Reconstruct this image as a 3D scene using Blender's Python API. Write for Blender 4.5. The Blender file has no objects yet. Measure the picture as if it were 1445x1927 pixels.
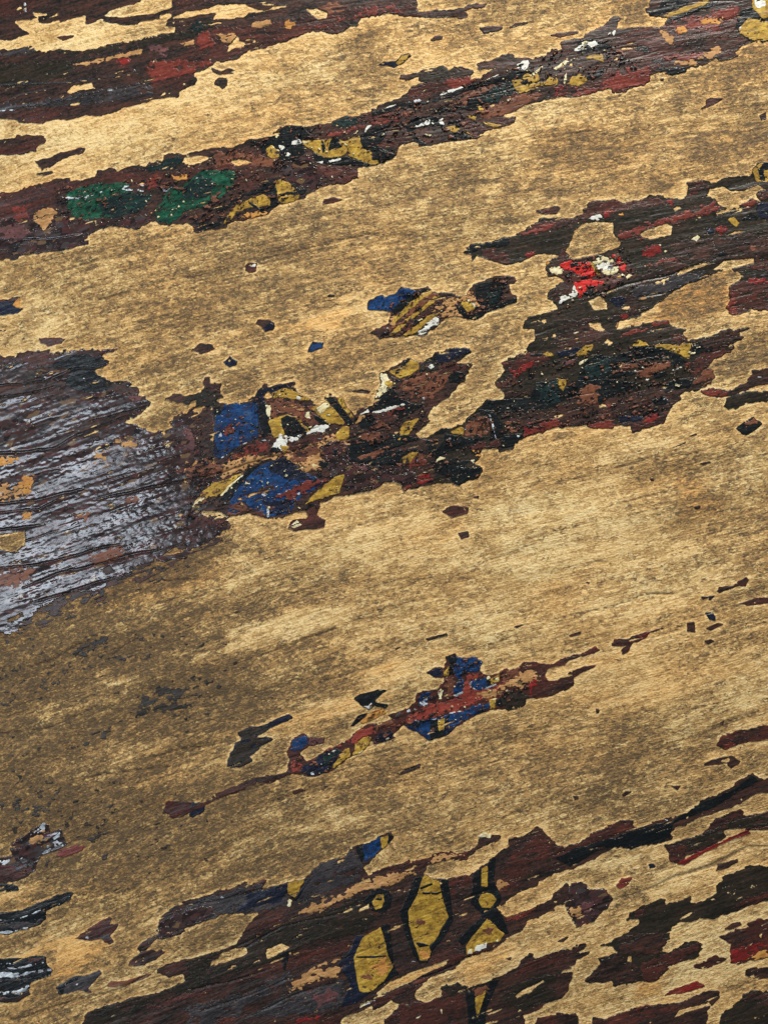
import bpy, math, random
import numpy as np
from mathutils import Vector

# ------------------------------------------------------------------ camera, light, exposure
S = bpy.context.scene
PX = 0.0002                 # one traced pixel = 0.2 mm of board
W, H = 1445.0, 1927.0
def XY(x, y): return ((x - W/2)*PX, (H/2 - y)*PX)

cd = bpy.data.cameras.new('camera'); cam = bpy.data.objects.new('camera', cd)
S.collection.objects.link(cam); S.camera = cam
cd.sensor_fit = 'VERTICAL'; cd.sensor_height = 36; cd.lens = 50
cam.location = (0, 0, H*PX*50/36)
cd.clip_start = 0.01; cd.clip_end = 20

S.view_settings.view_transform = 'Standard'; S.view_settings.look = 'None'
S.view_settings.exposure = -0.18; S.view_settings.gamma = 1.0
wd = bpy.data.worlds.new("World"); S.world = wd; wd.use_nodes = True
wd.node_tree.nodes['Background'].inputs[0].default_value = (0.86, 0.90, 1.0, 1)
wd.node_tree.nodes['Background'].inputs[1].default_value = 0.14

def area(name, loc, size, power, col, target=(0, 0, 0)):
    l = bpy.data.lights.new(name, 'AREA'); l.shape = 'RECTANGLE'
    l.size, l.size_y = size; l.energy = power; l.color = col
    o = bpy.data.objects.new(name, l); S.collection.objects.link(o)
    o.location = loc
    d = Vector(target) - Vector(loc)
    o.rotation_euler = d.to_track_quat('-Z', 'Y').to_euler()
    return o
area('ceiling_lamp', (0.24, 0.84, 0.56), (0.30, 0.30), 17.5, (1.0, 0.955, 0.875), (0.0, 0.02, 0))
area('window_light', (-0.495, -0.06, 0.60), (0.10, 0.52), 3.0, (0.80, 0.89, 1.0), (-0.16, -0.06, 0))

# ------------------------------------------------------------------ the sampling grid shared by every layer
G = 1.7
PAD = 70.0
gx = np.arange(-PAD, W + PAD + G, G); gy = np.arange(-PAD, H + PAD + G, G)
NX, NY = len(gx), len(gy)
X, Y = np.meshgrid(gx, gy)           # [row, col]
rng = np.random.RandomState(7)
random.seed(5)

def vnoise(u, v, seed):
    r = np.random.RandomState(seed); n = 256
    t = r.rand(n, n)
    iu = np.floor(u).astype(int); iv = np.floor(v).astype(int)
    fu = u - iu; fv = v - iv
    fu = fu*fu*(3 - 2*fu); fv = fv*fv*(3 - 2*fv)
    a = t[iv % n, iu % n]; b = t[iv % n, (iu+1) % n]
    c = t[(iv+1) % n, iu % n]; d = t[(iv+1) % n, (iu+1) % n]
    return (a*(1-fu) + b*fu)*(1-fv) + (c*(1-fu) + d*fu)*fv
def fbm(u, v, seed, octs=4, gain=0.5):
    s = 0; a = 1; tot = 0
    for k in range(octs):
        s = s + a*vnoise(u*2**k, v*2**k, seed + k*13); tot += a; a *= gain
    return s/tot*2 - 1                # about -1..1

# grain coordinates: the grain climbs to the right, more steeply towards the foot of the picture
GU = X - 0.22*Y
GV = Y + X*(0.20 + 0.20*np.clip(Y/H, 0, 1)) + 14*np.sin(X/310.0) + 10*fbm(X/420, Y/260, 3, 3)

# edge noise of flaked paint (pixels)
E1 = fbm(GU/34, GV/11, 21, 3)*3.4 + fbm(X/7, Y/6, 22, 2)*1.6
E2 = fbm(GU/20, GV/9, 31, 3)*1.5 + fbm(X/6, Y/6, 32, 2)*1.2
E3 = fbm(GU/8, GV/4.5, 35, 3)*0.6 + fbm(X/4.2, Y/3.4, 36, 2)*0.5
WEAR = fbm(GU/42, GV/10, 41, 4)
STREAK = fbm(GU/46, GV/4.2, 45, 3)*0.7 + fbm(GU/15, GV/3.4, 46, 2)*0.45
MID = fbm(X/13, Y/9, 47, 3)
WEAR2 = fbm(X/17, Y/9, 43, 3)
# ------------------------------------------------------------------ traced outlines
TILE = {'A1':(0,0),'A2':(350,0),'A3':(700,0),'A4':(1045,0),'B1':(0,250),'B2':(350,200),'B3':(800,300),'B4':(1045,300),
 'C1':(0,500),'C2':(350,500),'C3':(650,500),'C4':(1045,540),'D1':(0,750),'D2':(350,700),'D3':(650,640),'D4':(1045,800),
 'D5':(0,1000),'D6':(400,1210),'D7':(740,1150),'D8':(1045,1060),'E1':(0,1500),'E2':(0,1627),'E3':(350,1550),
 'E4':(350,1627),'E5':(640,1550),'E6':(700,1627),'E7':(1045,1350),'E8':(1045,1627),'Z':None}
def poly(s):
    out = []; ox = oy = 0; k = 3.6125; t = s.replace(',', ' ').split(); i = 0
    while i < len(t):
        if t[i] in TILE:
            if t[i] == 'Z': ox = oy = 0; k = 1.0
            else: (ox, oy), k = TILE[t[i]], 3.6125
            i += 1; continue
        x = ox + float(t[i])/k; y = oy + float(t[i+1])/k; i += 2
        if x < 1.5: x = -PAD*1.5
        if x > W - 2: x = W + PAD*1.5
        if y < 1: y = -PAD*1.5
        if y > H - 2: y = H + PAD*1.5
        out.append((x, y))
    return np.array(out)

def sdf(P, margin=14):
    """signed distance (inside > 0) on the grid window round polygon P"""
    x0, y0 = P.min(0) - margin; x1, y1 = P.max(0) + margin
    c0 = max(0, int((x0 + PAD)/G)); c1 = min(NX, int((x1 + PAD)/G) + 2)
    r0 = max(0, int((y0 + PAD)/G)); r1 = min(NY, int((y1 + PAD)/G) + 2)
    if c1 - c0 < 3 or r1 - r0 < 3: return None
    x = X[r0:r1, c0:c1].ravel(); y = Y[r0:r1, c0:c1].ravel()
    d2 = np.full(x.shape, 1e9); ins = np.zeros(x.shape, bool)
    n = len(P)
    for i in range(n):
        ax, ay = P[i]; bx, by = P[(i+1) % n]
        ex, ey = bx-ax, by-ay; L = ex*ex + ey*ey
        if L < 1e-9: continue
        t = np.clip(((x-ax)*ex + (y-ay)*ey)/L, 0, 1)
        dd = (x-ax-t*ex)**2 + (y-ay-t*ey)**2
        np.minimum(d2, dd, out=d2)
        c = ((ay > y) != (by > y))
        if ey != 0: ins ^= c & (x < ex*(y-ay)/ey + ax)
    d = np.sqrt(d2); d[~ins] *= -1
    return (r0, r1, c0, c1), d.reshape(r1-r0, c1-c0)

def full(P, base=-60.0):
    r = sdf(P)
    F = np.full((NY, NX), base)
    if r:
        (a, b, c, d), f = r; F[a:b, c:d] = f
    return F

# ------------------------------------------------------------------ height of the board (metres)
HGT = (fbm(GU/260, GV/60, 51, 3)*0.00055 + fbm(GU/110, GV/9, 52, 3)*0.00010 + fbm(X/9, Y/6, 53, 3)*0.00004)
HGT += fbm(X/500, Y/400, 54, 2)*0.0015
BOW = np.clip((430 - X)/430, 0, 1.3)
HGT -= 0.5*0.10*430*PX*BOW**2          # the board rounds gently down towards its left side
CR = np.zeros((NY, NX))
def crack(s, w=1.6, depth=1.0):
    P = poly(s)
    Q = P.copy()
    x0, y0 = Q.min(0) - 12; x1, y1 = Q.max(0) + 12
    c0 = max(0, int((x0+PAD)/G)); c1 = min(NX, int((x1+PAD)/G)+2); r0 = max(0, int((y0+PAD)/G)); r1 = min(NY, int((y1+PAD)/G)+2)
    x = X[r0:r1, c0:c1]; y = Y[r0:r1, c0:c1] + 2.2*fbm(X[r0:r1, c0:c1]/22, Y[r0:r1, c0:c1]/60, 61, 3)
    best = np.full(x.shape, 1e9); tt = np.zeros(x.shape); n = len(P)-1
    for i in range(n):
        ax, ay = P[i]; bx, by = P[i+1]; ex, ey = bx-ax, by-ay
        t = np.clip(((x-ax)*ex + (y-ay)*ey)/(ex*ex+ey*ey+1e-9), 0, 1)
        dd = np.hypot(x-ax-t*ex, y-ay-t*ey); m = dd < best
        best = np.where(m, dd, best); tt = np.where(m, (i+t)/n, tt)
    taper = np.clip(np.minimum(tt, 1-tt)*8, 0.25, 1)*(0.65 + 0.6*vnoise(x/25, y/25, 62))
    v = np.clip(1 - (best/(w*taper + 0.6))**2, 0, 1)*depth
    CR[r0:r1, c0:c1] = np.maximum(CR[r0:r1, c0:c1], v)

# ------------------------------------------------------------------ materials
def mk(name):
    m = bpy.data.materials.new(name); m.use_nodes = True
    nt = m.node_tree; b = nt.nodes['Principled BSDF']
    return m, nt, b
def N(nt, t, **k):
    n = nt.nodes.new(t)
    for a, v in k.items(): setattr(n, a, v)
    return n
def attr(nt, name): return N(nt, 'ShaderNodeAttribute', attribute_name=name)
def mapped(nt, src, sc):
    m = N(nt, 'ShaderNodeMapping'); m.inputs['Scale'].default_value = sc
    nt.links.new(src, m.inputs['Vector']); return m.outputs[0]
def noise(nt, vec, scale=1, detail=6, rough=0.6, dist=0):
    n = N(nt, 'ShaderNodeTexNoise'); n.inputs['Scale'].default_value = scale
    n.inputs['Detail'].default_value = detail; n.inputs['Roughness'].default_value = rough
    n.inputs['Distortion'].default_value = dist
    nt.links.new(vec, n.inputs['Vector']); return n.outputs[0]
def ramp(nt, fac, stops, interp='LINEAR'):
    r = N(nt, 'ShaderNodeValToRGB'); cr = r.color_ramp; cr.interpolation = interp
    while len(cr.elements) < len(stops): cr.elements.new(0.5)
    for e, (p, c) in zip(cr.elements, stops):
        e.position = p; e.color = (*c, 1) if len(c) == 3 else c
    nt.links.new(fac, r.inputs[0]); return r.outputs[0]
def math_(nt, op, a, b=None, clamp=False):
    m = N(nt, 'ShaderNodeMath', operation=op); m.use_clamp = clamp
    for i, v in enumerate((a, b)):
        if v is None: continue
        if isinstance(v, (int, float)): m.inputs[i].default_value = v
        else: nt.links.new(v, m.inputs[i])
    return m.outputs[0]
def mix(nt, f, a, b, mode='MIX'):
    m = N(nt, 'ShaderNodeMix', data_type='RGBA', blend_type=mode)
    for idx, v in ((0, f), (6, a), (7, b)):
        if isinstance(v, (int, float)): m.inputs[idx].default_value = v
        elif isinstance(v, tuple): m.inputs[idx].default_value = (*v, 1)
        else: nt.links.new(v, m.inputs[idx])
    return m.outputs[2]
def bump(nt, b, hgt, dist, strength=1.0):
    bn = N(nt, 'ShaderNodeBump'); bn.inputs['Distance'].default_value = dist
    bn.inputs['Strength'].default_value = strength
    nt.links.new(hgt, bn.inputs['Height']); nt.links.new(bn.outputs[0], b.inputs['Normal'])
def srgb(r, g, b):
    f = lambda c: (c/255/12.92) if c/255 <= 0.04045 else ((c/255 + 0.055)/1.055)**2.4
    return (f(r), f(g), f(b))

def wood_material():
    m, nt, b = mk('worn_varnished_wood')
    g = attr(nt, 'grain').outputs['Vector']
    d = attr(nt, 'dirt').outputs['Fac']; wm = attr(nt, 'warm').outputs['Fac']; ck = attr(nt, 'crack').outputs['Fac']
    n1 = noise(nt, mapped(nt, g, (5.0, 8.5, 1)), 1, 9, 0.76, 1.0)         # patches of grime, ~25 x 12 px
    n2 = noise(nt, mapped(nt, g, (12, 18, 1)), 1, 7, 0.78, 0.8)            # specks
    n3 = noise(nt, mapped(nt, g, (1.2, 22, 1)), 1, 5, 0.6, 0.2)           # long grain streaks
    def cells(sx, sy, warp):
        v = N(nt, 'ShaderNodeTexVoronoi'); v.inputs['Scale'].default_value = 1
        w_ = N(nt, 'ShaderNodeTexNoise'); w_.inputs['Scale'].default_value = 7; w_.inputs['Detail'].default_value = 5
        w_.inputs['Roughness'].default_value = 0.7
        k_ = N(nt, 'ShaderNodeVectorMath', operation='MULTIPLY_ADD'); k_.inputs[1].default_value = (warp,)*3
        nt.links.new(g, w_.inputs['Vector']); nt.links.new(w_.outputs['Color'], k_.inputs[0]); nt.links.new(mapped(nt, g, (sx, sy, 1)), k_.inputs[2])
        nt.links.new(k_.outputs[0], v.inputs['Vector'])
        c_ = N(nt, 'ShaderNodeSeparateColor'); nt.links.new(v.outputs['Color'], c_.inputs[0])
        return math_(nt, 'SUBTRACT', c_.outputs[0], 0.5)
    v1 = cells(7, 15, 2.5); v2 = cells(14, 26, 3.0)                       # fibres broken into small scales
    n4 = noise(nt, mapped(nt, g, (0.7, 1.3, 1)), 1, 6, 0.62, 0.4)          # broad tone
    n6 = noise(nt, mapped(nt, g, (18, 24, 1)), 1, 5, 0.8, 0.8)            # fine mottling
    t = math_(nt, 'ADD', math_(nt, 'MULTIPLY', n3, 0.7), math_(nt, 'ADD', math_(nt, 'MULTIPLY', n4, 1.0), math_(nt, 'MULTIPLY', n6, 1.9)))
    t = math_(nt, 'ADD', math_(nt, 'SUBTRACT', t, 1.80), 0.25)
    t = math_(nt, 'ADD', t, math_(nt, 'MULTIPLY', math_(nt, 'SUBTRACT', d, 0.3), 0.8))
    t = math_(nt, 'ADD', t, math_(nt, 'ADD', math_(nt, 'MULTIPLY', v1, 0.26), math_(nt, 'MULTIPLY', v2, 0.24)))
    base = ramp(nt, t, [(0.0, srgb(228, 204, 150)), (0.3, srgb(207, 175, 116)), (0.55, srgb(180, 145, 90)), (0.8, srgb(140, 106, 62)), (1.0, srgb(98, 74, 46))])
    wbase = ramp(nt, t, [(0.0, srgb(226, 182, 114)), (0.35, srgb(206, 152, 84)), (0.7, srgb(172, 118, 62)), (1.0, srgb(122, 82, 46))])
    base = mix(nt, wm, base, wbase)
    n8 = noise(nt, mapped(nt, g, (1.5, 3.0, 1)), 1, 7, 0.7, 0.5)
    dd = math_(nt, 'ADD', d, math_(nt, 'MULTIPLY', math_(nt, 'SUBTRACT', n8, 0.5), 1.35))
    dd = math_(nt, 'ADD', dd, math_(nt, 'MULTIPLY', math_(nt, 'SUBTRACT', n4, 0.5), 0.7))
    dd = math_(nt, 'ADD', dd, math_(nt, 'MULTIPLY', math_(nt, 'SUBTRACT', n3, 0.5), 0.7))
    dd = math_(nt, 'MINIMUM', dd, 0.80)
    def mask(n, hi, k, w):
        th = math_(nt, 'SUBTRACT', hi, math_(nt, 'MULTIPLY', dd, k))
        return math_(nt, 'ADD', math_(nt, 'DIVIDE', math_(nt, 'SUBTRACT', n, th), w), 0.5, True)
    s = n1
    n7 = noise(nt, mapped(nt, g, (6, 9, 1)), 1, 8, 0.8, 1.2)              # crisp flecks in the middle sizes
    gi = math_(nt, 'ADD', n6, math_(nt, 'MULTIPLY', math_(nt, 'SUBTRACT', n7, 0.5), 1.3))
    gi = math_(nt, 'ADD', gi, math_(nt, 'MULTIPLY', math_(nt, 'SUBTRACT', n8, 0.5), 1.1))
    gi = math_(nt, 'ADD', gi, math_(nt, 'ADD', math_(nt, 'MULTIPLY', v1, 0.42), math_(nt, 'MULTIPLY', v2, 0.42)))
    grime = ramp(nt, gi, [(0.22, srgb(54, 43, 32)), (0.42, srgb(100, 79, 51)), (0.58, srgb(134, 104, 64)), (0.75, srgb(180, 142, 88))])
    dark = ramp(nt, n6, [(0.3, srgb(60, 50, 38)), (0.7, srgb(98, 80, 54))])
    m1 = math_(nt, 'MULTIPLY', mask(math_(nt, 'ADD', math_(nt, 'MULTIPLY', n1, 0.62), math_(nt, 'ADD', math_(nt, 'MULTIPLY', n6, 0.38), math_(nt, 'ADD', math_(nt, 'MULTIPLY', v1, 0.10), math_(nt, 'MULTIPLY', v2, 0.10)))), 0.625, 0.25, 0.055), 0.82)
    col = mix(nt, m1, base, grime)
    col = mix(nt, math_(nt, 'MULTIPLY', mask(n7, 0.64, 0.14, 0.04), 0.55), col, srgb(104, 84, 56))
    col = mix(nt, math_(nt, 'MULTIPLY', mask(math_(nt, 'SUBTRACT', 1.0, n7), 0.585, -0.03, 0.06), 0.7), col, srgb(206, 172, 106))
    col = mix(nt, math_(nt, 'MULTIPLY', mask(math_(nt, 'ADD', math_(nt, 'MULTIPLY', n2, 0.6), math_(nt, 'MULTIPLY', n1, 0.4)), 0.645, 0.20, 0.05), 0.85), col, dark)
    col = mix(nt, math_(nt, 'MULTIPLY', mask(math_(nt, 'SUBTRACT', 1.0, n2), 0.66, -0.02, 0.03), 0.55), col, srgb(232, 208, 150))
    col = mix(nt, math_(nt, 'MULTIPLY', ck, 0.85), col, srgb(48, 36, 26))
    nt.links.new(col, b.inputs['Base Color'])
    nt.links.new(ramp(nt, n2, [(0.3, (0.52,)*3), (0.7, (0.72,)*3)]), b.inputs['Roughness'])
    b.inputs['Specular IOR Level'].default_value = 0.3
    nb = noise(nt, mapped(nt, g, (16, 24, 1)), 1, 2.5, 0.6, 0.6)
    h = math_(nt, 'ADD', math_(nt, 'MULTIPLY', nb, 1.0), math_(nt, 'MULTIPLY', n3, 0.7))
    h = math_(nt, 'SUBTRACT', h, math_(nt, 'MULTIPLY', m1, 0.12))
    bump(nt, b, h, 0.00055, 0.9)
    return m

def paint(name, stops, sc=(2.2, 16, 1), rough=0.34, bmp=0.00015, gloss=0.5, cobble=0.0, dist=0.4, grime=0.0):
    m, nt, b = mk(name)
    g = attr(nt, 'grain').outputs['Vector']
    n1 = noise(nt, mapped(nt, g, sc), 1, 7, 0.62, dist)
    n2 = noise(nt, mapped(nt, g, (14, 26, 1)), 1, 5, 0.65, 0.3)
    n4 = noise(nt, mapped(nt, g, (1.3, 3.4, 1)), 1, 5, 0.6, 0.6)
    f = math_(nt, 'ADD', math_(nt, 'MULTIPLY', n1, 0.42), math_(nt, 'MULTIPLY', n2, 0.30))
    f = math_(nt, 'ADD', f, math_(nt, 'MULTIPLY', n4, 0.28))
    f = math_(nt, 'ADD', math_(nt, 'MULTIPLY', math_(nt, 'SUBTRACT', f, 0.5), 3.6), 0.45, True)
    col = ramp(nt, f, stops)
    if cobble:
        gv_ = N(nt, 'ShaderNodeTexVoronoi'); gv_.inputs['Scale'].default_value = 1
        nq = N(nt, 'ShaderNodeTexNoise'); nq.inputs['Scale'].default_value = 6; nq.inputs['Detail'].default_value = 4
        av = N(nt, 'ShaderNodeVectorMath', operation='ADD')
        nt.links.new(g, nq.inputs['Vector']); nt.links.new(mapped(nt, g, (7, 13, 1)), av.inputs[0]); nt.links.new(nq.outputs['Color'], av.inputs[1]); nt.links.new(av.outputs[0], gv_.inputs['Vector'])
        sp = N(nt, 'ShaderNodeSeparateColor'); nt.links.new(gv_.outputs['Color'], sp.inputs[0])
        gr = ramp(nt, sp.outputs[0], [(0.0, srgb(20, 19, 20)), (0.3, srgb(40, 34, 34)), (0.5, srgb(62, 50, 48)), (0.7, srgb(78, 46, 46)), (0.85, srgb(70, 68, 70)), (0.95, srgb(120, 96, 66))], 'CONSTANT')
        col = mix(nt, 0.55, col, gr)
    ck = attr(nt, 'crack').outputs['Fac']
    col = mix(nt, math_(nt, 'MULTIPLY', ck, 0.8), col, srgb(22, 17, 15))
    if grime:
        ng = noise(nt, mapped(nt, g, (7, 12, 1)), 1, 8, 0.78, 1.0)
        gm = math_(nt, 'ADD', math_(nt, 'DIVIDE', math_(nt, 'SUBTRACT', ng, 0.56), 0.09), 0.5, True)
        col = mix(nt, math_(nt, 'MULTIPLY', gm, grime), col, srgb(52, 40, 30))
    # fine scratches across the film
    n5 = noise(nt, mapped(nt, g, (1.6, 60, 1)), 1, 3, 0.5, 0.1)
    nt.links.new(col, b.inputs['Base Color'])
    nt.links.new(ramp(nt, n2, [(0.3, (rough*0.7,)*3), (0.7, (min(1, rough*1.5),)*3)]), b.inputs['Roughness'])
    if cobble:
        nr_ = noise(nt, mapped(nt, g, (0.9, 2.6, 1)), 1, 5, 0.6, 0.5)
        nt.links.new(ramp(nt, nr_, [(0.40, (0.12,)*3), (0.50, (0.17,)*3), (0.62, (0.25,)*3)]), b.inputs['Roughness'])
    b.inputs['Specular IOR Level'].default_value = gloss*(0.62 if cobble else 0.62)
    nb = noise(nt, mapped(nt, g, (5, 20, 1)), 1, 2.5, 0.5, 0.3)
    h = math_(nt, 'ADD', math_(nt, 'MULTIPLY', nb, 0.25 if cobble else 0.9), math_(nt, 'MULTIPLY', n5, 0.05 if cobble else 0.3))
    if cobble:
        v = N(nt, 'ShaderNodeTexVoronoi', feature='SMOOTH_F1'); v.inputs['Scale'].default_value = 1
        v.inputs['Smoothness'].default_value = 0.4
        dv = N(nt, 'ShaderNodeVectorMath', operation='ADD')
        nn = N(nt, 'ShaderNodeTexNoise'); nn.inputs['Scale'].default_value = 9
        nt.links.new(g, nn.inputs['Vector']); nt.links.new(mapped(nt, g, (9, 13, 1)), dv.inputs[0]); nt.links.new(nn.outputs['Color'], dv.inputs[1])
        nt.links.new(dv.outputs[0], v.inputs['Vector'])
        h = math_(nt, 'SUBTRACT', h, math_(nt, 'MULTIPLY', v.outputs['Distance'], cobble))
    bump(nt, b, h, bmp, 1.0)
    return m

q = srgb
MAT = {
 'wood': wood_material(),
 'dark': paint('dark_brown_paint', [(0.0, q(20,18,17)), (0.3, q(36,30,27)), (0.5, q(56,40,35)), (0.75, q(76,46,38)), (1.0, q(104,74,60))]),
 'olive': paint('olive_black_paint', [(0.0, q(20,20,16)), (0.4, q(36,33,26)), (0.75, q(54,43,35)), (1.0, q(80,62,50))]),
 'maroon': paint('maroon_paint', [(0.0, q(28,21,20)), (0.3, q(50,33,29)), (0.6, q(74,41,35)), (0.85, q(98,52,42)), (1.0, q(130,82,62))]),
 'oxred': paint('oxide_red_paint', [(0.0, q(54,28,24)), (0.4, q(94,42,34)), (0.75, q(124,54,44)), (1.0, q(150,88,68))]),
 'red': paint('bright_red_paint', [(0.0, q(120,24,20)), (0.5, q(186,32,28)), (1.0, q(214,66,52))], rough=0.35),
 'dullred': paint('dull_crimson_paint', [(0.0, q(48,22,22)), (0.4, q(104,30,28)), (0.75, q(142,38,34)), (1.0, q(160,80,64))], rough=0.35, grime=0.4),
 'smear': paint('brick_red_smear', [(0.0, q(84,38,32)), (0.4, q(126,54,44)), (0.75, q(150,68,54)), (1.0, q(176,104,84))], rough=0.35),
 'blue': paint('blue_paint', [(0.0, q(10,20,36)), (0.3, q(14,40,74)), (0.6, q(22,62,110)), (0.85, q(48,84,122)), (1.0, q(126,136,144))], sc=(4,8,1), rough=0.26, grime=0.75),
 'navy': paint('navy_black_paint', [(0.0, q(13,15,20)), (0.5, q(22,27,42)), (1.0, q(46,54,74))], rough=0.28),
 'black': paint('black_outline_paint', [(0.0, q(10,12,12)), (0.5, q(18,23,25)), (0.85, q(36,40,40)), (1.0, q(70,70,66))], rough=0.28),
 'teal': paint('dark_teal_paint', [(0.0, q(12,22,22)), (0.5, q(20,38,38)), (1.0, q(52,68,64))], rough=0.3),
 'green': paint('green_paint', [(0.0, q(12,30,26)), (0.35, q(18,58,44)), (0.7, q(32,88,66)), (1.0, q(96,130,118))], sc=(4,9,1), rough=0.24, grime=0.55),
 'yellow': paint('yellow_paint', [(0.0, q(84,64,28)), (0.3, q(142,110,40)), (0.6, q(176,142,54)), (0.85, q(198,168,74)), (1.0, q(220,204,140))], sc=(6,10,1), rough=0.4, grime=0.6),
 'cream': paint('cream_primer', [(0.0, q(176,156,104)), (0.4, q(214,204,160)), (1.0, q(238,234,210))], sc=(8,12,1), rough=0.45, grime=0.55),
 'white': paint('white_primer_and_glint', [(0.0, q(130,128,118)), (0.3, q(196,196,186)), (1.0, q(232,234,228))], sc=(8,12,1), rough=0.3),  # exposed primer, plus thin slivers where highlights are painted in
 'tan': paint('bare_tan_wood', [(0.0, q(104,78,50)), (0.35, q(156,116,72)), (0.7, q(192,148,98)), (1.0, q(214,178,124))], sc=(3,14,1), rough=0.5, gloss=0.3),
 'brown': paint('brown_paint', [(0.0, q(66,44,34)), (0.4, q(98,60,44)), (0.8, q(126,80,56)), (1.0, q(150,104,74))], rough=0.35),
 'ochre': paint('orange_ochre_paint', [(0.0, q(140,90,44)), (0.5, q(188,134,68)), (1.0, q(214,164,90))], sc=(4,9,1), rough=0.5, gloss=0.3),
 'pink': paint('faded_pink_paint', [(0.0, q(58,40,40)), (0.5, q(92,58,58)), (1.0, q(128,84,82))], sc=(6,9,1), rough=0.4),
 'patina': paint('alligatored_purple_brown_paint', [(0.0, q(20,17,17)), (0.35, q(42,32,32)), (0.6, q(64,45,44)), (0.8, q(84,60,56)), (1.0, q(120,94,78))],
                 sc=(4.5, 10, 1), rough=0.20, bmp=0.00006, gloss=0.8, cobble=1.1, dist=1.0),
 'grey': paint('grey_scuffed_paint_and_glint', [(0.0, q(26,26,28)), (0.4, q(46,44,46)), (0.8, q(72,67,68)), (1.0, q(110,104,102))], rough=0.3, gloss=0.6),
 'glint': paint('pale_painted_highlight', [(0.0, q(70,74,78)), (0.35, q(140,148,154)), (0.7, q(206,214,220)), (1.0, q(236,242,246))], sc=(8,14,1), rough=0.22, gloss=0.8),  # highlights on glossy paint ridges, put into the colour as pale slivers
}

# ------------------------------------------------------------------ marching squares: a film of paint as a real thin sheet with an edge
CASES = {  # corner bits: 1 = (r,c), 2 = (r,c+1), 4 = (r+1,c+1), 8 = (r+1,c); edges: T, R, B, L
 1: (['0TL'], ['TL']), 2: (['1RT'], ['RT']), 4: (['2BR'], ['BR']), 8: (['3LB'], ['LB']),
 3: (['01RL'], ['RL']), 6: (['12BT'], ['BT']), 12: (['23LR'], ['LR']), 9: (['30TB'], ['TB']),
 5: (['0TL', '2BR'], ['TL', 'BR']), 10: (['1RT', '3LB'], ['RT', 'LB']),
 7: (['012BL'], ['BL']), 14: (['123LT'], ['LT']), 13: (['230TR'], ['TR']), 11: (['301RB'], ['RB']), 15: (['0123'], [])}

def build_mesh(name, win, f, zoff, zbase, extra=None):
    (r0, r1, c0, c1) = win
    x = X[r0:r1, c0:c1]; y = Y[r0:r1, c0:c1]; h = HG[r0:r1, c0:c1]; gu = GU[r0:r1, c0:c1]; gv = GV[r0:r1, c0:c1]; ck = CR[r0:r1, c0:c1]
    nr, nc = f.shape; ins = f > 0
    if ins.sum() < 2: return None
    def lerp(a, b, A, B):
        t = a/(a - b + 1e-12); t = np.clip(t, 0.02, 0.98)
        return [p + (q_ - p)*t for p, q_ in zip(A, B)]
    fields = [x, y, h, gu, gv, ck]
    V = [np.stack([v[ins] for v in fields], 1)]
    ci = np.full((nr, nc), -1); ci[ins] = np.arange(ins.sum()); n = ins.sum()
    mh = ins[:, :-1] != ins[:, 1:]
    hi = np.full((nr, nc-1), -1); hi[mh] = n + np.arange(mh.sum()); n += mh.sum()
    V.append(np.stack(lerp(f[:, :-1][mh], f[:, 1:][mh], [v[:, :-1][mh] for v in fields], [v[:, 1:][mh] for v in fields]), 1))
    mv = ins[:-1] != ins[1:]
    vi = np.full((nr-1, nc), -1); vi[mv] = n + np.arange(mv.sum()); n += mv.sum()
    V.append(np.stack(lerp(f[:-1][mv], f[1:][mv], [v[:-1][mv] for v in fields], [v[1:][mv] for v in fields]), 1))
    V = np.concatenate(V)
    case = ins[:-1, :-1]*1 + ins[:-1, 1:]*2 + ins[1:, 1:]*4 + ins[1:, :-1]*8
    src = {'0': ci[:-1, :-1], '1': ci[:-1, 1:], '2': ci[1:, 1:], '3': ci[1:, :-1], 'T': hi[:-1], 'B': hi[1:], 'L': vi[:, :-1], 'R': vi[:, 1:]}
    faces = []; seg = []
    for cs, (polys, segs) in CASES.items():
        m = case == cs
        if not m.any(): continue
        for p in polys: faces.append(np.stack([src[k][m] for k in p], 1))
        for s_ in segs: seg.append(np.stack([src[k][m] for k in s_], 1))
    z = V[:, 2] + zoff
    vx = (V[:, 0] - W/2)*PX; vy = (H/2 - V[:, 1])*PX
    co = np.stack([vx, vy, z], 1); at = V[:, 3:6]
    # y is flipped, so reverse the winding to face up
    faces = [F[:, ::-1] for F in faces]
    nin = int(ins.sum())
    if seg:
        seg = np.concatenate(seg); used = np.unique(seg)
        # soften the rim: pull edge vertices down a little, then drop a skirt to the surface below
        lift = vnoise(V[used, 0]/26, V[used, 1]/18, 63)**2
        co[used, 2] += (zoff - zbase)*(1.3*lift - 0.4)
        low = co[used].copy(); low[:, 2] = V[used, 2] + zbase - 0.00003
        idx = np.full(len(co), -1); idx[used] = len(co) + np.arange(len(used))
        sk = np.stack([seg[:, 0], seg[:, 1], idx[seg[:, 1]], idx[seg[:, 0]]], 1)
        co = np.concatenate([co, low]); at = np.concatenate([at, at[used]]); faces.append(sk)
    me = bpy.data.meshes.new(name)
    counts = np.concatenate([np.full(len(F), F.shape[1]) for F in faces]); loops = np.concatenate([F.ravel() for F in faces])
    me.vertices.add(len(co)); me.vertices.foreach_set('co', co.astype(np.float32).ravel())
    me.loops.add(len(loops)); me.loops.foreach_set('vertex_index', loops.astype(np.int32))
    me.polygons.add(len(counts))
    starts = np.concatenate([[0], np.cumsum(counts)[:-1]])
    me.polygons.foreach_set('loop_start', starts.astype(np.int32)); me.polygons.foreach_set('loop_total', counts.astype(np.int32))
    me.update(calc_edges=True); me.validate()
    me.polygons.foreach_set('use_smooth', np.ones(len(me.polygons), bool))
    put_attr(me, at)
    return me
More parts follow.
